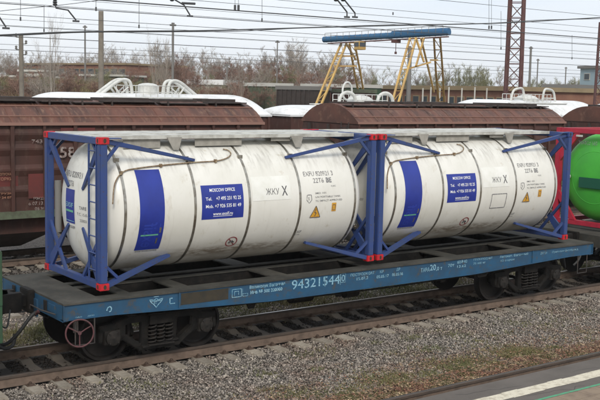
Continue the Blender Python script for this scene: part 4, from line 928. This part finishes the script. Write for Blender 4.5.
arm([(172, -2), (184, 5), (190, 15)], 18, 'straight registration arm beside the dark insulator bar', .028)
arm([(336, -2), (347, 12), (347, 16)], 14, 'left one of two parallel registration arms above the crane', .028)
arm([(343, -2), (355, 13), (355, 16)], 14, 'right one of two parallel registration arms above the crane', .028)
def rod_bar():
    a, b = at(182, 3, 18), at(195, 3.6, 18); m = MB(); m.tube([a, b], .045, 10); tag(m.build('insulator_bar', 'wire', smooth=True), 'short thick dark insulator bar in the wire near the top', 'insulator')
rod_bar()
def dropper(px, y0, y1, Y, label):
    r = empty('dropper', at(px, y1, Y), label, 'dropper'); a, b = at(px, y0, Y), at(px, y1, Y)
    MB().tube([a, b], .004*Y/12+.003, 5).build('dropper_rod', 'wire', r); MB().tube([b+Vector((0, 0, -.09)), b+Vector((0, 0, .06))], .035, 8).build('dropper_clamp', 'wire', r)
dropper(20.5, -3, 18.5, 24, 'thin dropper hanging above the left concrete pole')
dropper(96, -3, 8.5, 20, 'thin dropper hanging just left of the tall pole top')
dropper(139, -3, 26, 24, 'long thin dropper between the tall pole and the slim mast')
dropper(262, -3, 19.5, 24, 'thin dropper left of the crane near the top')
dropper(393, 14, 13.2, 26, 'small clamp on a wire above the blue crane beam')
dropper(489, -3, 27, 16, 'left dropper of the close pair beside the lattice mast')
dropper(491.5, -3, 27, 16, 'right dropper of the close pair beside the lattice mast')
dropper(501, 11, 48, 24, 'long dropper just left of the lattice mast')
dropper(235, -3, 7, 9, 'left stub insulator on the upper dark wire')
dropper(238.5, -3, 7, 9, 'right stub insulator on the upper dark wire')
dropper(572, 35, 58, 30, 'short dropper right of the lattice mast')
dropper(44, 5, 30, 30, 'faint dropper above the birch trunk')
# poles
def pole(px, ytop, Y, w, m_, label, taper=1.25, caps=True, name='pole', cat='pole', square=False):
    t = at(px, ytop, Y); r = empty(name, (t.x, t.y, GZ), label, cat)
    m = MB()
    if square: m.bar((t.x, t.y, GZ-.3), (t.x, t.y, t.z), w, w, side=(1, -.6, 0))
    else: m.tube([(t.x, t.y, GZ-.3), t], w*taper/2, 14, r2=w/2)
    m.build('shaft', m_, r, smooth=not square, ang=50)
    return r, t
r, t = pole(101, 11, 40, .30, 'concrete', 'tall square topped concrete pole rising above the white wagon roof', name='concrete_pole')
r, t = pole(21, 34, 45, .27, 'concrete', 'concrete pole with white insulators at the far left', name='concrete_pole')
for dz, s in ((-.05, -1), (-.45, 1), (-.8, -1), (-1.1, 1)):
    m = MB(); q = t+Vector((s*.28, -s*.1, dz)); m.tube([t+Vector((0, 0, dz-.15)), q+Vector((0, 0, -.15))], .025, 5); m.lathe([(-.15, .05), (-.1, .09), (-.04, .05), (.02, .09), (.09, .03), (.1, .0001)], tuple(q), 'z', 10); m.build('insulator', 'polegrey', r)
for px, yt, Y, w, lab in ((173, 25, 60, .20, 'slim dark mast with a lamp cap left of the middle trees'), (277.5, 42, 85, .14, 'thin distant mast behind the grey tree'), (85, 27, 100, .2, 'faint distant mast left of the tall pole'), (531, 48, 70, .28, 'grey pole just right of the lattice mast'), (538, 60, 95, .2, 'thin short pole second to the right of the lattice mast'), (566, 68, 110, .22, 'short dark pole left of the blue grey building'), (410, 48, 60, .42, 'grey post standing inside the right crane leg'), (227, 65, 100, .2, 'short dark mast in the middle treeline')):
    r, t = pole(px, yt, Y, w, 'polegrey', lab)
    m = MB(); m.tube([t+Vector((-.25, .1, 0)), t+Vector((.25, -.1, 0))], .09, 6); m.box(t.x-.1, t.x+.1, t.y-.1, t.y+.1, t.z, t.z+.2); m.build('cap', 'polegrey', r)
for i, px in enumerate((423, 431, 440, 449, 462, 475, 487)):
    t = at(px, 88-(i % 2), 50); m = MB(); m.tube([(t.x, t.y, GZ), t], .07, 6); tag(m.build('white_post', 'shed'), 'slim white post in the row before the brick building', 'post', 'white posts before the brick building')
def lattice(px, ytop, Y, w0, w1, label, ztop=None, rot=.6):
    b = at(px, 92, Y); t = at(px, ytop, Y); zt = t.z; r = empty('lattice_mast', (b.x, b.y, GZ), label, 'lattice mast')
    ca, sa = math.cos(rot), math.sin(rot)
    def cn(i, z):
        k = (z-GZ)/(zt-GZ); w = (w0+(w1-w0)*k)/2; x, y = ((-w, -w), (w, -w), (w, w), (-w, w))[i]; return Vector((b.x+x*ca-y*sa, b.y+x*sa+y*ca, z))
    m = MB()
    for i in range(4): m.bar(cn(i, GZ), cn(i, zt), .13, .13)
    m.build('mast_leg', 'mast', r)
    m = MB(); n = int((zt-GZ)/.95)
    for k in range(n):
        z0 = GZ+(zt-GZ)*k/n; z1 = GZ+(zt-GZ)*(k+1)/n; zm = (z0+z1)/2
        for i in range(4):
            j = (i+1) % 4; a, c = (i, j) if k % 2 else (j, i)
            m.bar(cn(a, z0), cn(c, z1), .055, .055); m.bar(cn(i, z1), cn(j, z1), .045, .045)
    m.build('lattice_bracing', 'mast', r)
lattice(513, -45, 30, 1.05, .85, 'dark red steel lattice mast reaching out of the top')
lattice(600, 22, 34, .9, .55, 'lattice mast cut by the right edge of the photo')
# gantry crane
def crane():
    K = .70; De = lambda x, y, d: dep(x, y, d*K); Lp = De(324, 39.5, 124); Rp = De(449.5, 32, 112); r = empty('gantry_crane', ((Lp.x+Rp.x)/2, (Lp.y+Rp.y)/2, GZ), 'gantry crane with blue beam on two yellow trussed legs', 'gantry crane')
    ax = (Rp-Lp).normalized(); Z = Vector((0, 0, 1))
    m = MB(); m.tube([Lp-ax*.02, Lp+ax*.04, Rp-ax*.04, Rp], .26, 14); b = m.build('beam', 'cranebeam', r, smooth=True, ang=50)
    m = MB(); m.tube([Lp+ax*7.4+Z*.12, Rp-ax*.03+Z*.08], .27, 12); m.build('beam_sleeve', 'cranebeam', b, smooth=True, ang=50)
    m = MB()
    for k in range(24): p = Lp.lerp(Rp, (k+.5)/24); m.tube([p-ax*.03, p+ax*.03], .275, 14)
    m.build('beam_ring', 'cranebeam', b, smooth=True, ang=50)
    m = MB(); m.bar(Lp+ax*.5-Z*.36, Rp-ax*.1-Z*.36, .25, .09); m.build('trolley_rail', 'mast', r)
    def leg(top, foot):
        n = 11; prev = None; m = MB()
        for k in range(n+1):
            p = top.lerp(foot, k/n); w = .34-.17*abs(k/n-.25); a, b_ = p-ax*w, p+ax*w; m.bar(a, b_, .05, .05)
            if prev:
                m.bar(prev[0], a, .15, .15); m.bar(prev[1], b_, .15, .15)
                if k % 2: m.bar(prev[0], b_, .045, .045)
                else: m.bar(prev[1], a, .045, .045)
            prev = (a, b_)
        m.build('leg', 'craneleg', r)
    def foot(x1, y1, x2, y2, D1, D2):
        a = De(x1, y1, D1); b_ = De(x2, y2, D2); k = (GZ-a.z)/(b_.z-a.z); return a, a+(b_-a)*k
    for q in ((344, 43, 320, 101, 123, 117), (352, 43, 361, 92, 124, 130), (413, 38, 396, 100, 114, 108), (437, 38, 440, 82, 114, 121)): leg(*foot(*q))
    for p, q, k in (((334, 66), (357, 66), 122), ((337, 56), (355, 56), 122.5), ((404, 70), (431, 62), 113), ((430, 60), (438, 60), 116)): m = MB(); m.bar(De(*p, k), De(*q, k), .13, .13); m.build('leg_brace', 'craneleg', r)
    for q in ((416, 38, 424, 62, 114, 113), (424, 38, 416, 66, 114, 112), (421, 38, 434, 92, 114, 120), (346, 43, 356, 60, 123, 124)):
        a, b_ = De(q[0], q[1], q[4]), De(q[2], q[3], q[5]); m = MB(); m.bar(a, b_, .13, .13); m.build('leg_brace', 'craneleg', r)
    t_ = Lp.lerp(Rp, .60)-Z*.5; m = MB(); m.box(t_.x-.35, t_.x+.35, t_.y-.2, t_.y+.2, t_.z-.12, t_.z+.12); m.tube([t_, t_-Z*.9], .03, 5); m.box(t_.x-.07, t_.x+.07, t_.y-.07, t_.y+.07, t_.z-1.05, t_.z-.85); m.build('hoist', 'mast', r)
    m = MB(); sd_ = Vector((-ax.y, ax.x, 0)).normalized()*-.36
    for k in range(19): p = Lp.lerp(Rp, .03+.94*k/18)+sd_; m.tube([p, p+Z*.5], .022, 4)
    m.tube([Lp.lerp(Rp, .03)+sd_+Z*.5, Lp.lerp(Rp, .97)+sd_+Z*.5], .022, 4); m.build('handrail', 'polegrey', r)
    c = De(360, 45.5, 120); m = MB(); m.box(c.x-.38, c.x+.38, c.y-.35, c.y+.35, c.z-.36, c.z+.34); cb = m.build('cab', 'craneleg', r, bevel=.03)
    m = MB(); m.box(c.x-.32, c.x+.32, c.y-.365, c.y-.352, c.z-.1, c.z+.26); m.box(c.x-.395, c.x-.382, c.y-.28, c.y+.28, c.z-.1, c.z+.26); m.build('cab_window', 'window', cb)
crane()
# buildings
def building(name, pA, pB, D1, D2, ytop, depth, wall, roof, label, rows=1, n=8, base=None, roofh=.4, win=True, winm='window', cat='building', wh=1.3, ww=1.4):
    A = dep(*pA, D1); B_ = dep(*pB, D2); A.z = B_.z = GZ if base is None else base; zt = dep(pA[0], ytop, D1).z
    ax = (B_-A); ln = ax.length; ax.normalize(); back = Vector((-ax.y, ax.x, 0)); back = back if back.dot(fw) > 0 else -back
    r = empty(name, (A+B_)/2, label, cat); Z = Vector((0, 0, 1))
    def slab(a0, a1, b0, b1, z0, z1): return [A+ax*a0+back*b0+Z*z0, A+ax*a1+back*b0+Z*z0, A+ax*a1+back*b1+Z*z0, A+ax*a0+back*b1+Z*z0, A+ax*a0+back*b0+Z*z1, A+ax*a1+back*b0+Z*z1, A+ax*a1+back*b1+Z*z1, A+ax*a0+back*b1+Z*z1]
    h = zt-A.z
    MB().quad_box(slab(0, ln, 0, depth, -1, h-roofh)).build('wall', wall, r); MB().quad_box(slab(-.3, ln+.3, -.3, depth+.3, h-roofh, h)).build('roof', roof, r)
    if win:
        for j in range(rows):
            z0 = h-roofh-(j+1)*(wh+1.3)+.6
            for i in range(n):
                a = ln*(i+.5)/n; f = MB().quad_box(slab(a-ww/2-.1, a+ww/2+.1, -.06, 0, z0-.1, z0+wh+.1)).build('window', roof if wall == 'brick' else 'shed', r)
                MB().quad_box(slab(a-ww/2, a+ww/2, -.09, -.061, z0, z0+wh)).build('pane', winm, f)
    return r
building('brick_building', (24, 90), (126, 90), 175, 160, 63, 14, 'brick', 'brickroof', 'long red brick building with windows behind the left bushes', 2, 14, roofh=.3)
building('brick_building', (366, 95), (506, 98), 112, 92, 85, 14, 'brick', 'brickroof', 'low brick depot building with tan roof behind the crane legs', 1, 16, roofh=.42, wh=.9, ww=.9)
building('office_building', (579, 98), (640, 98), 130, 120, 66, 30, 'bluebld', 'polegrey', 'pale blue grey building at the right edge', 2, 4, roofh=.35, wh=.7, ww=.9)
building('white_shed', (-30, 82), (42, 80), 150, 145, 74.5, 6, 'shed', 'shed', 'low white wall or shed behind the leftmost pole', 1, 4, roofh=.3, win=False)
building('white_trailer', (20, 75), (43, 75), 144, 143, 69.5, 3, 'shed', 'shed', 'white boxy trailer with small dark windows at the left', 1, 5, roofh=.3, cat='trailer', wh=.4, ww=1.0)
building('white_shed', (180, 88), (222, 88), 135, 133, 79, 8, 'shed', 'tankcar', 'long flat white roof seen above the dry bank', 1, 6, roofh=.7, win=False)
building('green_shed', (82, 92), (122, 92), 132, 130, 74, 6, 'hopsill', 'shed', 'low green grey shed with pale roof behind the pipe loops', 1, 4, roofh=.25, win=False)
building('grey_shed', (545, 100), (574, 100), 110, 108, 84, 10, 'shed', 'polegrey', 'small pale grey shed behind the squared pipe loops', 1, 3, roofh=.4, wh=.6, ww=.8)
# distant freight wagons
def far_wagon(pxa, pxb, ytop, D, wm, rm, label):
    A = dep(pxa, 95, D); B_ = dep(pxb, 95, D-3); zt = dep(pxa, ytop, D).z; A.z = B_.z = zt-3.2
    ax = (B_-A); ln = ax.length; ax.normalize(); back = Vector((-ax.y, ax.x, 0)); Z = Vector((0, 0, 1)); r = empty('freight_wagon', (A+B_)/2-Z*.9, label, 'freight wagon', 'distant freight wagons left of the crane')
    def slab(a0, a1, b0, b1, z0, z1): return [A+ax*a0+back*b0+Z*z0, A+ax*a1+back*b0+Z*z0, A+ax*a1+back*b1+Z*z0, A+ax*a0+back*b1+Z*z0, A+ax*a0+back*b0+Z*z1, A+ax*a1+back*b0+Z*z1, A+ax*a1+back*b1+Z*z1, A+ax*a0+back*b1+Z*z1]
    MB().quad_box(slab(.2, ln-.2, 0, 2.8, 0, 2.8)).build('body', wm, r); m = MB()
    for i in range(8): a = .3+(ln-.6)*i/7; m.quad_box(slab(a-.06, a+.06, -.08, -.001, 0, 2.8))
    m.build('side_rib', wm, r); MB().quad_box(slab(.1, ln-.1, -.1, 2.9, 2.8, 3.15)).build('roof', rm, r)
    m = MB()
    for a in (1.4, 3.0, ln-3.0, ln-1.4): c = A+ax*a+Z*-.45; m.tube([c, c+back*2.6], .45, 14)
    m.build('wheel', 'bogie', r, smooth=True)
far_wagon(243, 274, 82, 100, 'hopsill', 'shed', 'distant wagon with pale roof, farthest left of the far train')
far_wagon(275, 312, 85, 92, 'hopdark', 'polegrey', 'distant dark brown wagon below the grey tree')
far_wagon(300, 332, 83, 104, 'hopred', 'shed', 'distant dull red wagon with pale roof left of the crane leg')
far_wagon(333, 366, 83.5, 104, 'loco', 'shed', 'distant green wagon with pale roof behind the crane leg')
far_wagon(330, 352, 88, 92, 'hopper', 'hopsill', 'distant brown wagon just behind the round pipe loops')
# trees ------------------------------------------------------------
def tree_mesh(seed, H_, spread, trunk_r, tw, levels=4, upright=.5, ntw=5, trunkfrac=.25):
    r = random.Random(seed); T = MB(); C = MB()
    tv = []; 
    def branch(p, d, l, rad, lev):
        q = p; dd = d.copy(); pts = [p.copy()]
        for k in range(3):
            dd = (dd+Vector((r.gauss(0, .07), r.gauss(0, .07), r.gauss(.05, .05)))).normalized(); q = q+dd*(l/3); pts.append(q.copy())
        (T if lev < 1 else C).tube(pts, rad, 5 if lev < 2 else 3, r2=rad*.55, cap=False)
        if lev >= levels:
            for _ in range(ntw):
                b_ = pts[r.randint(1, 3)]; a = (dd+Vector((r.gauss(0, .6), r.gauss(0, .6), r.gauss(.15, .5)))).normalized()*l*r.uniform(.5, 1.1)
                s = a.cross(Vector((r.random()-.5, r.random()-.5, r.random()-.5))).normalized()*tw; i = len(C.v)
                C.v += [tuple(b_-s), tuple(b_+s), tuple(b_+a)]; C.f.append((i, i+1, i+2))
            return
        for _ in range(r.randint(3, 4) if lev else 9):
            k = r.uniform(.3, 1) if lev else r.uniform(trunkfrac, 1)
            i = min(int(k*3), 2); b_ = pts[i].lerp(pts[i+1], k*3-i) if k < 1 else pts[3]
            side = Vector((r.gauss(0, 1), r.gauss(0, 1), 0)).normalized(); nd = (dd*upright+side*spread+Vector((0, 0, .25))).normalized()
            branch(b_, nd, l*r.uniform(.42, .68)*(1.15-.45*k if not lev else 1), rad*.5, lev+1)
    branch(Vector((0, 0, -.3)), Vector((0, 0, 1)), H_*.72, trunk_r, 0)
    return T, C
TREES = {}
def tree_kind(key, seed, H_, spread, tr_, tw, barkm, twm, **k):
    T, C = tree_mesh(seed, H_, spread, tr_, tw, **k)
    root = empty('bare_tree', (0, 0, 0), '', 'tree'); T.build('trunk', barkm, root); C.build('crown', twm, root)
    TREES[key] = [root, 0, max(v[2] for v in C.v)]
def put_tree(key, px, ytop, D, label, group=None, ground=None, sx=1):
    root, used, h = TREES[key]; o = root if not used else copy_tree(root); TREES[key][1] = used+1
    t = dep(px, ytop, D); g = GZ if ground is None else ground
    s = (t.z-g)/h; o.location = (t.x, t.y, g); o.scale = (s*sx, s*sx, s); o.rotation_euler.z = random.uniform(0, 6.28); tag(o, label, 'tree', group)
tree_kind('gA', 11, 11, .62, .13, .013, 'barkgrey', 'twiggrey', upright=.9, ntw=10); tree_kind('gB', 12, 11, .5, .12, .013, 'barkgrey', 'twiggrey', upright=1.1, ntw=10)
tree_kind('rA', 13, 9, .7, .10, .016, 'barkred', 'twigred', upright=.9, ntw=11, trunkfrac=.1); tree_kind('rB', 14, 9, .5, .09, .016, 'barkred', 'twigred', upright=1.1, ntw=11, trunkfrac=.1)
tree_kind('eA', 15, 8, .5, .07, .014, 'barkgrey', 'twiggreen', upright=1.1, ntw=9); tree_kind('birch', 16, 12, .35, .10, .010, 'birch', 'twiggrey', upright=1.1, levels=3, ntw=6, trunkfrac=.4)
tree_kind('birch2', 17, 12, .4, .09, .010, 'birch', 'twiggrey', upright=1.1, levels=3, ntw=7, trunkfrac=.5)
q = random.Random(4)
gl = lambda D: GZ+3.2
RED = 'reddish brown leafless tree in the low treeline across the middle'; SHR = 'low brown thicket tree growing along the bank before the treeline'; GRY = 'grey leafless tree standing in the distant treeline'; BUD = 'small budding tree right of the crane in the distance'
for px in np.arange(-8, 350, 8.2):
    put_tree(q.choice(['rA', 'rB', 'gA']), px+q.uniform(-3, 3), q.uniform(58, 66), q.uniform(150, 185), RED, 'reddish trees of the middle treeline', gl(0), 1.5)
for px in np.arange(-8, 350, 12.5):
    put_tree(q.choice(['gA', 'gB']), px+q.uniform(-4, 4), q.uniform(49, 60)+(4 if 40 < px < 75 else 0), q.uniform(190, 230), GRY, 'grey trees of the distant treeline', gl(0), 1.3)
for px in np.arange(-10, 350, 7.4):
    put_tree(q.choice(['rA', 'rB', 'gA', 'rB', 'eA']), px+q.uniform(-3, 3), q.uniform(63, 73), q.uniform(122, 146), SHR, 'low brown thicket trees before the brick buildings', gl(0), 1.7)
for px in np.arange(-10, 345, 15):
    put_tree(q.choice(['gA', 'gB']), px+q.uniform(-5, 5), q.uniform(40, 56)+(5 if 40 < px < 75 else 0), q.uniform(150, 200), GRY, 'grey trees of the distant treeline', gl(0), 1.1)
for px, yt in ((0, 47), (14, 50), (88, 50), (110, 49), (132, 54), (200, 54), (222, 52), (240, 51), (262, 44)):
    put_tree(q.choice(['gA', 'gB']), px, yt, q.uniform(165, 185), GRY, 'grey trees of the distant treeline', gl(0), 1.2)
put_tree('gA', 165, 36, 120, 'pale tall leafless tree right of the tall concrete pole', None, gl(0), 1.0)
put_tree('rB', 178, 50, 115, 'dense reddish tree at the slim dark mast', None, gl(0), .9)
put_tree('gA', 303, 34, 150, 'tallest grey leafless tree left of the crane', None, gl(0), 1.15)
put_tree('gB', 288, 42, 155, 'tall grey leafless tree beside the tallest one', None, gl(0), 1.1)
put_tree('gB', 326, 52, 160, 'grey leafless tree directly behind the left crane leg', None, gl(0), 1.2)
put_tree('gA', 372, 62, 150, 'thin bare tree between the crane legs', None, gl(0), 1.0)
for px in np.arange(352, 505, 9.0):
    put_tree(q.choice(['eA', 'gB', 'eA']), px+q.uniform(-3, 3), q.uniform(60, 74), q.uniform(150, 210), BUD, 'small budding trees right of the crane', GZ, 1.1)
for px in np.arange(528, 606, 9.0):
    put_tree('eA', px+q.uniform(-3, 3), q.uniform(74, 82), q.uniform(190, 230), 'low hazy tree in the gap right of the lattice mast', 'low trees right of the lattice mast', GZ, 1.4)
put_tree('birch', 52, 2, 75, 'slender white birch with a pale trunk at the left', None, GZ, .55)
put_tree('birch2', 158, 20, 90, 'slender white birch before the pale tall tree', None, GZ+.5, .6); put_tree('birch2', 239, 45, 85, 'thin white birch trunk in the middle of the dry bank', None, GZ, .45)
put_tree('birch', 167, 30, 92, 'second slender birch right beside the first pale birch', None, GZ+.5, .6)
# dry bushes on the bank
for px in np.arange(-8, 350, 5.5):
    yb = float(np.interp(px, [0, 110, 160, 345], [84, 87, 93, 95])); put_tree(q.choice(['rA', 'eA', 'rB', 'gA']), px+q.uniform(-2, 2), yb-q.uniform(7, 15), q.uniform(92, 116), 'small leafless shrub growing on the dry bank', 'shrubs on the dry bank', GZ+2.6, 1.9)
def bushes():
    r = np.random.default_rng(9); n = 150000; nc = 900
    px = r.uniform(-20, 352, nc); D = r.uniform(82, 118, nc); lat = (px-300)/F*D
    cx = CAM.x+math.sin(YAW)*D+math.cos(YAW)*lat; cy = CAM.y+math.cos(YAW)*D-math.sin(YAW)*lat
    t = np.clip((D-88)/26, 0, 1); t = t*t*(3-2*t); gz = GZ+t*np.array([bank(a, b) for a, b in zip(cx, cy)])
    hh = r.uniform(.45, 1.25, nc); i = r.integers(0, nc, n)
    P = np.stack([cx[i]+r.normal(0, .7, n), cy[i]+r.normal(0, .7, n), gz[i]-.1+hh[i]*r.uniform(0, .5, n)], 1); h = hh[i]*r.uniform(.4, 1.15, n)
    a = r.uniform(0, 6.28, n); d = np.stack([np.cos(a), np.sin(a), np.zeros(n)], 1)*.022; tt = np.stack([r.normal(0, .7, n)*h, r.normal(0, .7, n)*h, h*.8], 1)
    V = np.stack([P-d, P+d, P+tt], 1).reshape(-1, 3)
    tag(np_obj('dry_bushes', V, np.arange(3*n).reshape(n, 3), 'bush'), 'olive and straw coloured dry bushes covering the bank', 'bushes', kind='stuff')
bushes()

# haze over the yard: one even, thin volume box
def haze():
    m = bpy.data.materials.new('haze_air'); m.use_nodes = True; t = m.node_tree; t.nodes.clear(); v = t.nodes.new('ShaderNodeVolumePrincipled'); o = t.nodes.new('ShaderNodeOutputMaterial')
    v.inputs['Density'].default_value = .0003; v.inputs['Color'].default_value = (.97, .985, 1, 1); v.inputs['Anisotropy'].default_value = .2; t.links.new(v.outputs[0], o.inputs['Volume'])
    M['haze'] = m; MB().box(-420, 960, -320, 960, -3, 24).build('haze', 'haze'); tag(bpy.data.objects['haze'], kind='stuff')
haze()
